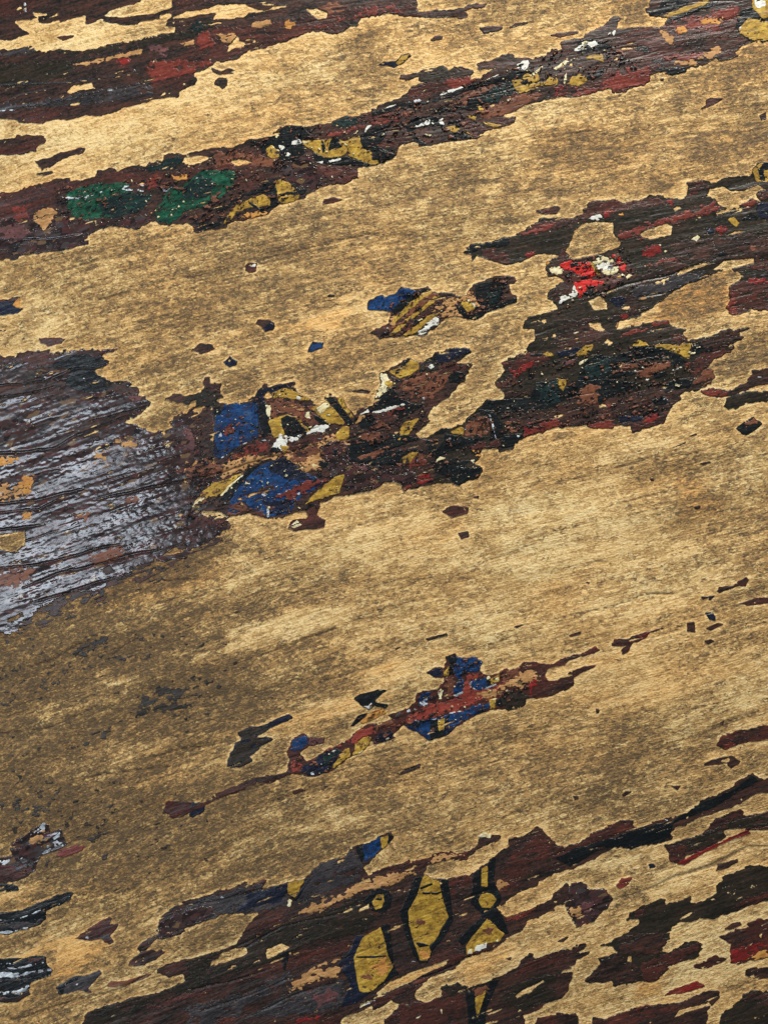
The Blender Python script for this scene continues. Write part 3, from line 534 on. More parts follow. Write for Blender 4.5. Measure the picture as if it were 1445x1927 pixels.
# ribbon of decoration from the left edge up to the top right
patch('dark', 'B1 0 400, 110 385, 200 345, 370 305, 470 305, 480 325, 560 315, 645 300, 660 250, 770 240, 800 262, 900 220, 1000 225, 1020 200, 1120 180, 1100 150, 1150 135, 1250 150, 1320 125, 1430 112,'
 'B2 330 275, 440 235, 560 205, 620 150, 700 125, 770 130, 820 145, 900 125, 990 110, 1000 85, 1060 70, 1150 65, 1240 30, 1310 5, A3 40 720, 100 695, 200 665, 235 635, 240 600, 310 570, 360 555, 310 545, 320 520, 240 535, 195 530, 200 515, 300 490, 350 470, 480 445, 520 465, 530 480, 560 450, 620 445, 690 490, 670 530, 720 530, 800 490, 840 460, 740 470, 690 430, 780 405, 860 395, 930 360, 970 370, 960 395, 1040 385, 1080 400, 1150 385, 1220 340, 1290 330, 1280 290, 1270 275, 1340 252, 1430 250,'
 'A4 195 230, 235 205, 330 165, 370 125, 375 110, 470 108, 430 150, 420 190, 560 185, 700 180, 740 155, 750 125, 640 105, 620 80, 610 55, 640 30, 740 0, 1445 0, 1445 275, 1420 285, 1340 290, 1250 320, 1205 355, 1255 375, 1200 405, 1130 415, 1090 400, 1000 440, 880 460, 880 490, 830 500, 790 515, 720 498, 640 505, 640 560, 560 590, 480 625, 385 632, 370 605, 230 640, 100 655,'
 'A3 1220 660, 1100 700, 1030 725, 880 780, 850 800, 900 795, 975 795, 965 825, 880 860, 790 880, 710 940, 600 955, 480 965, 330 985, 285 965, 230 980, 180 1000, 165 1050, B2 1390 365, 1310 385, 1250 405, 1170 420, 1170 485, 1080 520, 980 545, 900 570, 830 600, 780 640, 700 670, 630 680, 560 725, 430 760, 330 790, 270 825, 190 835, 80 860, 70 830, 60 800, 20 790,'
 'B1 1340 680, 1330 625, 1290 610, 1150 635, 1080 605, 1030 600, 950 640, 870 655, 760 632, 680 655, 590 710, 605 755, 520 765, 440 785, 400 805, 300 800, 180 815, 80 850, 0 870',
 ['B2 20 345, 60 335, 150 340, 160 360, 100 385, 20 400', 'B1 1255 165, 1400 160, 1440 170, 1380 195, 1300 205, 1240 200', 'B2 310 375, 400 360, 450 380, 400 400, 330 405'],
 [('maroon', 'B1 0 400, 200 350, 470 320, 800 270, 950 250, 1250 300, 900 350, 500 370, 350 440, 380 500, 300 600, 0 620'),
  ('patina', 'B1 0 600, 200 560, 420 560, 640 620, 1000 560, 1000 600, 900 640, 590 710, 600 755, 400 800, 180 810, 0 860'),
  ('oxred', 'B1 60 500, 160 480, 180 560, 140 610, 90 590'), ('tan', 'B1 230 560, 330 500, 370 540, 350 610, 280 640, 220 620'),
  ('pink', 'B1 0 620, 150 610, 220 680, 100 720, 0 700'),
  ('maroon', 'B1 800 280, 900 240, 1090 250, 1250 260, 1445 200, B2 500 300, 700 380, 400 420, B1 1280 330, 1050 390, 960 360'),
  ('brown', 'B2 180 320, 400 310, 560 350, 680 370, 620 420, 400 400, 200 400'),
  ('green', 'B1 455 480, 440 420, 520 370, 650 345, 850 335, 900 350, 860 380, 900 410, 1030 425, 1010 470, 960 530, 820 560, 640 585, 540 585, 480 560'),
  ('teal', 'B1 700 440, 850 400, 1030 425, 1010 470, 960 530, 820 560, 700 575, 680 500'),
  ('green', 'B1 1050 530, 1100 470, 1140 390, 1250 355, B2 100 450, 230 430, 340 440, 340 500, 300 570, 200 650, 100 700, 0 720, B1 1150 625, 1070 590'),
  ('teal', 'B2 0 520, 100 480, 200 520, 180 600, 60 640, 0 640'), ('oxred', 'B1 1000 310, 1080 290, 1080 360, 1010 380'),
  ('teal', 'B1 1010 240, 1100 190, 1250 160, 1250 190, 1150 250, 1010 265'), ('teal', 'B2 990 110, 1050 75, 1150 70, 1210 100, 1100 130, 1000 140'),
  ('maroon', 'B2 350 420, 560 420, 540 520, 440 590, 350 560, 360 480'), ('black', 'B2 520 330, 500 260, 560 205, 700 130, 780 135, 860 190, 800 230, 720 220, 800 260, 810 310, 740 370, 660 370, 560 300'),
  ('patina', 'B2 600 400, 700 370, 860 350, 900 420, 1170 430, 1165 480, 900 560, 750 560, 700 500'),
  ('maroon', 'B2 900 410, 1170 425, 1170 480, 1000 530, 920 480'),
  ('oxred', 'B2 860 220, 1100 160, 1200 120, 1330 80, 1445 55, 1445 95, 1250 130, 1100 180, 900 215'), ('maroon', 'B2 1180 60, 1445 -20, A3 300 760, 100 800, B2 1445 80, 1250 110, 1160 110'),
  ('maroon', 'A3 240 600, 360 555, 480 560, 700 520, 760 520, 600 600, 450 640, 240 660'), ('olive', 'A3 320 540, 330 500, 480 445, 520 470, 690 490, 680 520, 520 540, 360 555'), ('oxred', 'A3 500 560, 560 530, 700 525, 720 545, 560 600'),
  ('brown', 'A3 220 760, 420 740, 620 650, 900 520, 960 500, 800 600, 640 690, 640 720, 480 720, 380 760'),
  ('maroon', 'A3 0 900, 200 840, 300 960, 180 1000, 0 1000'), ('brown', 'A3 730 760, 1000 640, 1200 620, 1030 720, 860 790, 760 800'),
  ('yellow', 'B2 545 300, 580 265, 620 300, 640 340, 580 360, 550 330'), ('yellow', 'B2 790 235, 900 230, 1000 215, 1080 240, 1100 300, 1060 340, 990 360, 920 345, 870 310, 800 260'),
  ('black', 'B2 915 225, 940 240, 950 300, 930 320'), ('black', 'B2 975 235, 1030 200, 1060 280, 1000 290, 970 310'),
  ('yellow', 'B2 1080 240, 1180 200, 1230 300, 1260 290, 1300 330, 1310 385, 1250 395, 1180 370, 1110 340, 1100 290'),
  ('black', 'B2 1180 200, 1300 130, 1370 130, 1360 200, 1300 270, 1430 330, 1380 370, 1320 380, 1325 330, 1280 320, 1240 300, 1200 290'), ('black', 'B2 860 310, 940 350, 1060 345, 1110 345, 1240 390, 1230 405, 1000 395, 880 370'),
  ('yellow', 'B2 260 800, 300 720, 350 670, 440 630, 530 600, 570 630, 575 670, 490 690, 430 690, 360 720, 310 770'), ('yellow', 'B2 610 570, 610 510, 640 500, 700 520, 740 560, 770 600, 770 650, 700 672, 640 660, 625 610'),
  ('black', 'B2 630 600, 700 580, 760 582, 770 600, 640 620'), ('black', 'B2 530 520, 600 510, 620 600, 630 680, 580 690, 580 610, 530 590, 400 620, 300 690, 230 730, 220 700, 380 600, 520 560'),
  ('black', 'B2 700 510, 760 560, 830 560, 800 600, 770 600'), ('ochre', 'B2 370 750, 420 710, 540 720, 480 750'), ('black', 'B2 420 660, 440 650, 540 725, 520 728'), ('black', 'B2 60 790, 200 790, 250 800, 190 830, 90 855'),
  ('white', 'B2 720 240, 770 225, 790 250, 710 270'), ('white', 'B2 620 260, 690 280, 650 300'), ('white', 'B2 660 310, 720 320, 700 350, 670 335'), ('cream', 'B2 600 215, 625 180, 640 200, 620 220'), ('cream', 'B2 790 240, 880 235, 800 255'),
  ('white', 'B2 1205 180, 1230 130, 1280 120, 1240 150, 1220 185'), ('white', 'B2 970 372, 1070 345, 1050 370, 980 385'), ('white', 'B2 875 375, 935 375, 930 390, 890 385'), ('cream', 'B2 565 262, 640 300, 630 312'),
  ('glint', 'B1 390 425, 460 425, 520 435, 600 415, 700 388, 702 402, 560 450, 430 447'), ('glint', 'B1 820 385, 850 355, 910 355, 850 377, 980 385, 980 405, 870 397'), ('glint', 'B1 955 350, 980 350, 980 377, 960 372'),
  ('glint', 'B1 1105 360, 1120 385, 1190 360, 1210 350, 1130 407, 1110 402'), ('glint', 'B1 740 570, 772 605, 760 600'), ('glint', 'B1 150 670, 210 720, 200 715'), ('glint', 'B1 460 470, 550 480, 540 486'), ('glint', 'B1 240 750, 270 780, 260 760'),
  ('glint', 'B2 150 480, 170 455, 235 448, 180 475'), ('glint', 'B2 60 490, 90 482, 80 498'), ('ochre', 'B1 1180 300, 1270 290, 1275 330, 1200 320'), ('glint', 'B2 240 290, 275 285, 270 302, 245 300'),
  ('black', 'A3 0 760, 200 700, 400 680, 560 620, 700 575, 720 590, 560 650, 450 685, 200 740, 0 790'),
  ('black', 'A3 750 565, 1000 470, 1080 480, 1100 510, 950 560, 990 620, 900 640, 850 690, 760 690, 730 750, 650 740, 540 722, 490 760, 440 770, 410 740, 520 715, 640 720, 660 680, 800 610, 900 545, 760 585'),
  ('teal', 'A3 780 640, 860 590, 940 570, 980 625, 900 640, 850 690, 770 690'),
  ('black', 'A3 215 850, 240 810, 380 785, 450 795, 500 850, 340 870, 280 880, 300 930, 370 980, 300 980, 240 880'), ('black', 'A3 520 870, 620 900, 700 945, 600 950, 540 900'), ('black', 'A3 0 870, 130 840, 80 900, 0 960'), ('black', 'A3 0 990, 60 1020, 160 1050, 120 1084, 0 1084'),
  ('maroon', 'A3 500 780, 600 760, 780 870, 710 935, 620 870'), ('maroon', 'A3 830 830, 900 800, 975 800, 960 825, 880 855'),
  ('yellow', 'A3 500 870, 560 850, 600 880, 560 900, 500 880'), ('yellow', 'A3 600 870, 700 925, 640 905'), ('yellow', 'A3 640 780, 710 790, 705 812, 660 800'), ('yellow', 'A3 705 700, 740 720, 760 750, 730 750'), ('yellow', 'A3 750 825, 880 850, 850 868, 780 850'),
  ('yellow', 'A3 950 545, 1000 540, 1050 560, 1010 520, 1060 500, 1130 500, 1130 560, 1180 560, 1200 510, 1260 560, 1240 585, 1120 580, 1100 610, 1000 635, 960 590'), ('yellow', 'A3 1330 560, 1380 520, 1410 500, 1445 520, 1440 580, 1340 572'),
  ('cream', 'A3 1220 470, 1290 420, 1330 430, 1250 475'), ('cream', 'A3 1060 520, 1160 440, 1165 450, 1100 520'), ('cream', 'A3 1290 560, 1320 480, 1330 540, 1310 575'), ('black', 'A3 1005 560, 1060 530, 1060 560, 1040 575'), ('black', 'A3 1175 545, 1200 470, 1205 520'),
  ('white', 'A3 455 650, 480 620, 560 602, 640 580, 700 567, 640 590, 520 637'), ('white', 'A3 745 550, 850 505, 915 480, 910 492, 800 535, 755 558'), ('white', 'A3 960 465, 980 435, 1060 400, 1075 430, 1040 480, 1010 460'),
  ('white', 'A3 60 742, 120 712, 200 700, 150 722, 70 748'), ('glint', 'A3 240 690, 320 670, 340 685, 260 705'), ('white', 'A3 290 855, 340 830, 390 805, 400 820, 440 850, 400 845, 300 868'), ('white', 'A3 450 815, 480 800, 495 850, 460 850'),
  ('maroon', 'A4 0 590, 100 600, 330 540, 360 400, 400 260, 560 190, 900 120, 1230 60, 1250 100, 1200 250, 1000 260, 800 400, 640 500, 640 560, 480 625, 380 630, 100 650, 0 660'),
  ('oxred', 'A4 300 620, 360 520, 500 450, 640 460, 640 545, 480 620, 380 630'), ('oxred', 'A4 0 600, 50 590, 300 600, 230 635, 0 660'), ('red', 'A4 0 595, 45 590, 40 640, 0 645'), ('red', 'A4 400 500, 500 460, 500 490, 430 520'),
  ('oxred', 'A4 800 150, 1000 90, 1230 50, 1250 90, 1100 200, 900 210, 830 240'), ('ochre', 'A4 820 180, 880 170, 900 210, 840 232'), ('ochre', 'A4 980 140, 1140 120, 1100 162, 990 165'),
  ('dark', 'A4 870 320, 1000 240, 1250 220, 1300 280, 1200 350, 1000 330'), ('dark', 'A4 340 450, 520 400, 600 410, 480 450, 380 480'), ('tan', 'A4 800 415, 930 400, 950 440, 800 442'), ('tan', 'A4 690 200, 740 220, 800 260, 800 300, 760 310'), ('tan', 'A4 970 390, 1100 320, 1130 350, 1060 400'),
  ('teal', 'A4 540 310, 640 320, 640 360, 560 340'), ('grey', 'A4 640 400, 740 390, 740 440, 660 430'), ('oxred', 'A4 720 380, 1000 370, 900 410, 740 420'), ('black', 'A4 690 460, 880 455, 880 490, 790 512, 700 490'),
  ('yellow', 'A4 205 395, 240 370, 320 365, 325 420, 260 400'), ('yellow', 'A4 80 570, 110 520, 200 510, 220 550, 160 585'), ('yellow', 'A4 0 520, 15 545, 10 580, 0 580'), ('cream', 'A4 0 450, 60 410, 115 405, 60 440, 10 470'),
  ('black', 'A4 220 520, 260 490, 330 455, 335 490, 260 545, 200 540'), ('black', 'A4 150 270, 250 260, 340 280, 360 320, 250 345, 150 360'), ('white', 'A4 120 350, 150 310, 270 270, 290 300, 200 335'), ('white', 'A4 340 240, 370 215, 410 205, 400 250, 380 230'), ('cream', 'A4 170 290, 200 270, 240 290, 190 300'),
  ('brown', 'A4 640 100, 720 80, 960 -10, 960 0, 760 40, 700 90'), ('black', 'A4 620 80, 700 60, 900 0, 960 0, 900 25, 720 98, 650 105'), ('yellow', 'A4 735 108, 880 45, 1000 10, 1080 0, 1040 20, 880 80, 760 122'), ('black', 'A4 760 125, 1060 20, 1160 0, 1100 32, 800 142'),
  ('black', 'A4 1220 180, 1260 70, 1330 50, 1445 130, 1445 270, 1330 285, 1250 225'), ('yellow', 'A4 1240 190, 1310 125, 1440 230, 1360 280, 1250 230'), ('yellow', 'A4 1335 50, 1360 0, 1445 0, 1445 110, 1410 130'), ('white', 'A4 1350 20, 1400 0, 1430 10, 1420 50, 1380 60'), ('white', 'A4 1235 190, 1265 170, 1260 210')],
 label='long ribbon of dark paint with two green leaves and small yellow figures', wear=0.0)

# right-hand dark band with the red and white flower
patch('olive', 'B3 250 635, 310 575, 440 560, 530 525, 610 510, 680 465, 760 430, 780 405, 870 395, 1000 395, 1060 370, 1070 330, 1130 280, 1290 272, B4 470 290, 560 275, 640 245, 700 237, 770 260, 870 262, 895 240, 900 160, 1000 135, 1080 150, 1160 125, 1330 100, 1345 60, 1380 20, 1445 5,'
 '1445 1030, 1330 1020, 1200 1060, 1160 1010, 1185 960, 1180 860, 1270 790, 1180 740, 1060 790, 900 850, 780 920, 700 980, 660 1010, 570 1050, C4 580 180, 600 200, 430 235, 415 285, 480 270, 620 240, 760 225, 800 260, 880 290, 860 310, 900 365, 1050 325, 1150 295, 1340 270, 1250 310, 1290 345, 1190 390, 1230 410, 1200 440, 1060 500, 1030 550, 1080 560, 1060 640, 1020 680, 950 705, 880 715, 850 740, 860 760, 780 815, 750 880, 735 925, 650 950, 520 990, 505 950, 430 940, 370 965, 260 960, 200 940,'
 'D3 1400 600, 1300 640, 1210 665, 1150 700, 1130 740, 1050 755, 1030 735, 1000 730, 930 740, 910 790, 880 840, 920 870, 930 890, 900 940, 820 955, 770 995, 720 970, 600 975, 500 660, 600 640, 640 605, 720 590, 810 560, 810 530, 850 500, 900 455, C3 960 910, 1070 905, 1075 880, 1030 830, 1010 775, 1080 715, 1060 660, 1120 620, 1245 585, 1230 535, 1290 490, 1280 435, 1180 440, 1210 395, 1210 355, 1330 320, 1430 290, 1410 240, B3 890 1000, 860 955, 820 950, 850 890, 900 850, 960 830, 900 790, 840 790, 810 740, 840 690, 900 655, 880 640, 750 650, 660 700, 540 715, 400 670, 350 650, 320 690, 310 645',
 ['B4 65 625, 100 560, 130 480, 180 440, 240 425, 395 425, 390 500, 450 560, 430 590, 330 630, 240 655, 120 678, 95 650', 'B4 570 515, 620 470, 750 435, 795 450, 785 510, 700 530, 640 540',
  'B4 1035 240, 1050 200, 1140 180, 1190 210, 1280 210, 1380 165, 1430 200, 1380 210, 1360 240, 1390 280, 1330 270, 1250 305, 1180 330, 1110 310, 1100 280', 'B4 1085 360, 1130 345, 1130 370, 1100 375', 'B4 1120 345, 1240 305, 1255 320, 1140 355',
  'B4 820 775, 880 740, 1000 700, 1090 700, 950 745, 830 788', 'B4 1070 745, 1140 690, 1230 680, 1350 670, 1350 700, 1200 740, 1100 748', 'B4 800 335, 825 316, 852 328, 815 350', 'B4 215 960, 300 930, 350 970, 350 1015, 260 1025',
  'B4 440 1010, 500 995, 510 1010, 470 1022', 'B4 320 910, 470 855, 400 890, 350 912', 'C4 225 245, 300 245, 345 295, 290 302, 235 270', 'C4 328 380, 350 350, 392 375, 370 396', 'B4 665 840, 780 795, 760 815, 690 845'],
 [('maroon', 'B3 600 510, 760 430, 1060 395, 1080 330, 1130 285, 1290 275, 1445 290, B4 700 245, 740 300, 400 350, 150 430, 0 480'), ('maroon', 'B3 350 640, 400 600, 480 590, 510 640, 580 680, 540 705, 430 680'), ('black', 'B3 250 635, 310 578, 500 540, 570 530, 580 575, 500 600, 400 590, 320 640'),
  ('red', 'B3 660 640, 720 625, 750 650, 690 675'), ('oxred', 'B3 640 510, 760 455, 880 430, 860 480, 700 520'),
  ('oxred', 'B4 420 510, 640 430, 820 380, 940 335, 1080 285, 1125 330, 1050 360, 900 405, 700 455, 560 515, 440 540'), ('maroon', 'B4 540 520, 700 470, 900 400, 820 450, 600 560'), ('oxred', 'B4 1260 300, 1330 265, 1370 290, 1300 340'), ('oxred', 'B4 620 720, 760 665, 930 650, 900 682, 740 702, 640 738'),
  ('dark', 'B4 700 700, 940 690, 900 760, 760 770, 600 850, 500 900, 400 960, 480 1000, 620 1010, 560 1060, C4 420 240, 300 200, 60 220, 0 330, 0 460, 250 400, 400 330, 230 240, 560 130, B4 540 860'),
  ('grey', 'B4 670 840, 750 800, 900 775, 1000 760, 1130 790, 900 850, 760 920, 550 945, 480 900'), ('tan', 'B4 560 945, 640 930, 755 908, 700 930, 600 950'), ('maroon', 'B4 1180 860, 1320 800, 1445 830, 1445 1030, 1200 1050, 1190 950'), ('red', 'B4 1270 812, 1350 805, 1445 840, 1445 870, 1330 842'), ('oxred', 'B4 1150 990, 1190 940, 1200 880, 1230 1040, 1200 1060'),
  ('dark', 'B4 800 560, 1445 440, 1445 740, 1200 730, 950 690, 760 660'), ('brown', 'B4 1320 570, 1380 600, 1340 620'), ('black', 'B4 1100 640, 1150 620, 1165 650, 1110 660'), ('black', 'B4 1280 565, 1330 560, 1320 585'), ('maroon', 'B4 1300 730, 1445 700, 1445 740, 1340 750'), ('grey', 'B4 1340 780, 1440 770, 1430 800, 1350 795'),
  ('maroon', 'B3 950 620, 1150 700, 1445 720, 1420 800, 1250 880, 1100 900, 900 960, 850 930, 900 860, 850 700'), ('dark', 'B3 830 700, 1000 640, 1180 650, 1100 690, 940 700, 900 760'), ('dark', 'B3 840 900, 960 850, 1000 880, 920 950'),
  ('red', 'B3 905 710, 990 682, 1040 700, 1110 690, 1165 780, 1100 805, 1030 795, 1000 750, 940 750'), ('black', 'B3 975 705, 1030 695, 1040 720, 990 740'), ('red', 'B3 1010 830, 1100 815, 1220 838, 1150 865, 1100 870, 1050 942, 1025 880'), ('red', 'B3 1265 640, 1315 660, 1362 720, 1350 762, 1320 740'),
  ('yellow', 'B3 1112 688, 1150 715, 1190 785, 1160 780'), ('cream', 'B3 1130 700, 1190 655, 1270 668, 1300 720, 1322 755, 1300 782, 1240 792, 1200 770, 1165 745'), ('white', 'B3 1150 740, 1200 690, 1270 700, 1290 740, 1220 760'), ('grey', 'B3 1210 690, 1240 685, 1230 710'),
  ('white', 'B3 905 980, 915 925, 990 912, 1008 855, 1042 910, 1020 942, 960 955, 920 982'), ('white', 'B3 955 860, 970 845, 978 862'), ('cream', 'B3 840 745, 880 730, 912 725, 942 770, 890 792, 850 772'), ('ochre', 'B3 810 690, 840 700, 835 730, 812 725'),
  ('pink', 'B3 1270 838, 1320 775, 1345 810, 1300 842'), ('yellow', 'B3 1300 800, 1325 780, 1335 805'), ('cream', 'B3 1350 802, 1380 770, 1412 790, 1370 817'),
  ('white', 'B3 1095 402, 1130 383, 1190 373, 1215 402, 1130 418'), ('red', 'B3 1200 350, 1268 355, 1218 398'), ('ochre', 'B3 1312 370, 1340 358, 1346 382, 1330 392'), ('white', 'B3 830 480, 855 482, 850 500'),
  ('red', 'B4 592 622, 640 580, 710 568, 728 640, 640 657, 600 642'), ('cream', 'B4 688 572, 718 563, 722 602'), ('cream', 'B4 735 615, 768 620, 740 638'), ('red', 'B4 758 285, 798 273, 790 312'), ('cream', 'B4 922 542, 965 510, 992 535, 960 558'), ('cream', 'B4 995 515, 1042 492, 1038 512'),
  ('navy', 'B4 1015 468, 1060 457, 1083 490, 1050 513'), ('red', 'B4 1092 482, 1130 452, 1168 475, 1130 505'), ('yellow', 'B4 1168 405, 1210 388, 1257 430, 1230 457, 1190 432'), ('black', 'B4 1255 402, 1330 363, 1382 380, 1370 412, 1270 418'),
  ('navy', 'B4 1370 300, 1445 260, 1445 400, 1390 400, 1370 340'), ('maroon', 'B4 1360 230, 1420 205, 1440 260, 1390 270'), ('white', 'B4 500 695, 515 700, 510 712'),
  ('yellow', 'B4 1335 80, 1390 22, 1445 10, 1445 150, 1370 155'), ('black', 'B4 1378 70, 1420 10, 1440 20, 1415 70, 1428 150, 1395 148'), ('maroon', 'B4 900 170, 1000 140, 1060 170, 980 220, 920 260'),
  ('navy', 'B4 355 960, 450 928, 485 960, 430 1005'), ('red', 'C4 443 190, 490 178, 532 210, 470 227'), ('oxred', 'C4 350 345, 540 290, 700 248, 775 222, 765 260, 680 277, 450 337'), ('tan', 'C4 410 285, 420 245, 540 205, 600 205, 500 260, 440 288'),
  ('navy', 'C4 0 440, 150 413, 205 420, 120 467, 30 482'), ('yellow', 'C4 125 457, 200 400, 255 388, 252 420, 200 462, 60 482, 100 468'), ('pink', 'C4 20 505, 130 500, 120 525, 40 525'), ('cream', 'C4 110 312, 180 298, 130 325'),
  ('dark', 'C4 0 790, 150 750, 300 760, 540 700, 760 660, 980 600, 1060 640, 880 715, 860 760, 760 860, 560 960, 430 940, 200 930, 0 945'), ('brown', 'C4 930 650, 1000 560, 1090 555, 1060 640, 1000 670'), ('oxred', 'C4 880 520, 915 510, 915 550, 890 560'), ('maroon', 'C4 900 560, 1000 430, 1190 400, 1230 420, 1060 500, 1030 550, 960 600'), ('maroon', 'C4 790 320, 870 320, 920 370, 820 395, 780 380'),
  ('black', 'C4 150 640, 160 550, 230 480, 300 463, 400 480, 440 550, 360 600, 330 640, 300 760, 280 802, 275 700, 180 660'), ('teal', 'C4 200 560, 260 500, 360 510, 380 560, 300 610, 200 640'), ('cream', 'C4 150 540, 160 508, 235 480, 190 520'),
  ('black', 'C4 0 640, 50 700, 150 640, 340 625, 560 650, 540 700, 400 730, 290 800, 280 700, 180 680, 100 762, 0 790'), ('brown', 'C4 150 750, 170 690, 230 665, 290 670, 280 700, 290 790, 170 800'), ('yellow', 'C4 0 618, 78 635, 50 708, 20 680'), ('black', 'C4 0 660, 40 705, 0 740'),
  ('black', 'C4 515 430, 530 400, 620 405, 720 410, 830 460, 895 500, 890 520, 800 547, 780 500, 540 482'), ('yellow', 'C4 518 402, 560 360, 600 375, 640 400, 760 385, 820 402, 920 383, 905 497, 830 457, 720 412, 620 405, 530 403'),
  ('black', 'C4 400 480, 440 450, 520 440, 550 500, 540 517, 410 507'), ('brown', 'C4 545 572, 640 540, 770 495, 782 550, 700 580, 640 622, 560 602'), ('brown', 'C4 410 510, 540 520, 620 510, 560 540, 460 560'), ('white', 'C4 785 567, 850 540, 872 545, 800 572'), ('white', 'C4 528 570, 560 545, 620 538, 540 580'), ('white', 'C4 598 620, 650 625, 620 642'), ('white', 'C4 720 602, 760 595, 740 608'),
  ('black', 'C4 340 620, 420 570, 550 580, 540 600, 420 620'), ('black', 'C4 920 400, 1020 363, 1087 380, 1060 440, 980 452, 920 462'), ('black', 'C4 655 590, 740 573, 762 600, 680 627'), ('black', 'C4 725 660, 860 618, 935 640, 900 690, 780 702, 740 732'), ('black', 'C4 648 770, 740 748, 772 790, 720 807, 670 797'), ('glint', 'C4 720 760, 750 752, 765 770, 740 775'),
  ('dark', 'C4 930 380, 1150 300, 1340 272, 1250 310, 1280 345, 1180 390, 1000 410'), ('navy', 'C4 430 880, 600 870, 580 910, 440 920'), ('glint', 'C4 930 618, 955 620, 945 632'), ('glint', 'C4 1080 430, 1115 412, 1100 430'), ('glint', 'C4 965 662, 1025 660, 980 672'),
  ('red', 'C4 595 912, 630 868, 690 862, 722 888, 640 932'), ('maroon', 'C4 720 880, 850 720, 865 750, 780 820, 740 922, 520 985, 510 940, 650 930'), ('oxred', 'C4 165 930, 400 903, 435 935, 350 967, 255 962'), ('oxred', 'C4 335 800, 370 795, 375 815, 340 818'),
  ('white', 'D3 1250 492, 1340 457, 1445 432, 1445 442, 1350 472, 1270 497'), ('maroon', 'D3 1060 160, 1100 130, 1240 90, 1400 110, 1250 200, 1150 255, 1090 220'), ('red', 'D3 1110 220, 1180 180, 1290 140, 1260 190, 1150 250'), ('yellow', 'D3 1333 97, 1380 73, 1412 105, 1370 112'), ('black', 'D3 1230 100, 1340 90, 1330 112, 1260 112'),
  ('maroon', 'D3 1020 280, 1150 260, 1240 290, 1160 320, 1040 350'), ('black', 'D3 960 410, 1250 390, 1290 290, 1445 260, 1445 440, 1250 500, 1100 490, 900 482'), ('teal', 'D3 1300 330, 1430 280, 1445 420, 1350 420'), ('teal', 'D3 1350 345, 1400 330, 1410 360, 1370 375'), ('dark', 'D3 1050 340, 1280 340, 1290 380, 1050 400'),
  ('dark', 'D3 1080 490, 1445 480, 1445 540, 1180 600, 1060 600'), ('oxred', 'D3 1175 622, 1250 578, 1400 538, 1445 538, 1445 590, 1300 642, 1210 662'), ('red', 'D3 1185 600, 1270 580, 1290 620, 1220 650'), ('brown', 'D3 1060 590, 1110 550, 1180 600, 1170 640'),
  ('brown', 'D3 790 642, 830 540, 960 518, 1005 600, 900 662'), ('black', 'D3 890 470, 1010 480, 1060 560, 1080 640, 1205 640, 1150 722, 1060 732, 1020 690, 980 640, 1000 600, 970 520'), ('black', 'D3 680 640, 880 670, 1010 640, 860 720, 700 760, 600 830, 560 790, 640 720'),
  ('yellow', 'D3 708 627, 780 588, 812 600, 800 647'), ('white', 'D3 645 642, 710 598, 690 632'), ('white', 'D3 778 562, 812 553, 802 582'), ('black', 'D3 560 640, 640 605, 720 590, 700 625, 620 645'), ('white', 'D3 925 655, 955 648, 945 665'),
  ('glint', 'D3 965 502, 985 508, 1010 590, 1028 682, 1015 670, 995 590'), ('glint', 'D3 1160 645, 1185 650, 1170 668'), ('maroon', 'D3 850 720, 1030 670, 1040 725, 930 740, 900 790'), ('ochre', 'D3 868 760, 915 758, 905 795, 880 795'), ('cream', 'D3 845 815, 880 812, 870 845'),
  ('black', 'D3 600 850, 740 800, 840 820, 800 870, 920 865, 900 940, 820 955, 770 990, 725 985, 720 940, 600 900'), ('glint', 'D3 750 860, 818 862, 815 872, 755 868'), ('cream', 'D3 608 830, 640 788, 692 800, 620 837'), ('glint', 'D3 620 815, 740 780, 700 800, 640 820')],
 label='wide olive and maroon band at the right with a red and cream flower')

patch('dark', 'C4 985 710, 1060 685, 1100 685, 1170 700, 1300 640, 1330 560, 1445 528, 1445 655, 1350 670, 1200 740, 1100 752, 1040 740', motifs=[('oxred', 'C4 985 712, 1060 690, 1180 720, 1150 750, 1040 738'), ('glint', 'C4 1330 605, 1410 608, 1410 618, 1340 615')])
patch('olive', 'C4 1135 810, 1160 755, 1300 715, 1445 680, 1445 742, 1300 790, 1220 830, 1160 820')

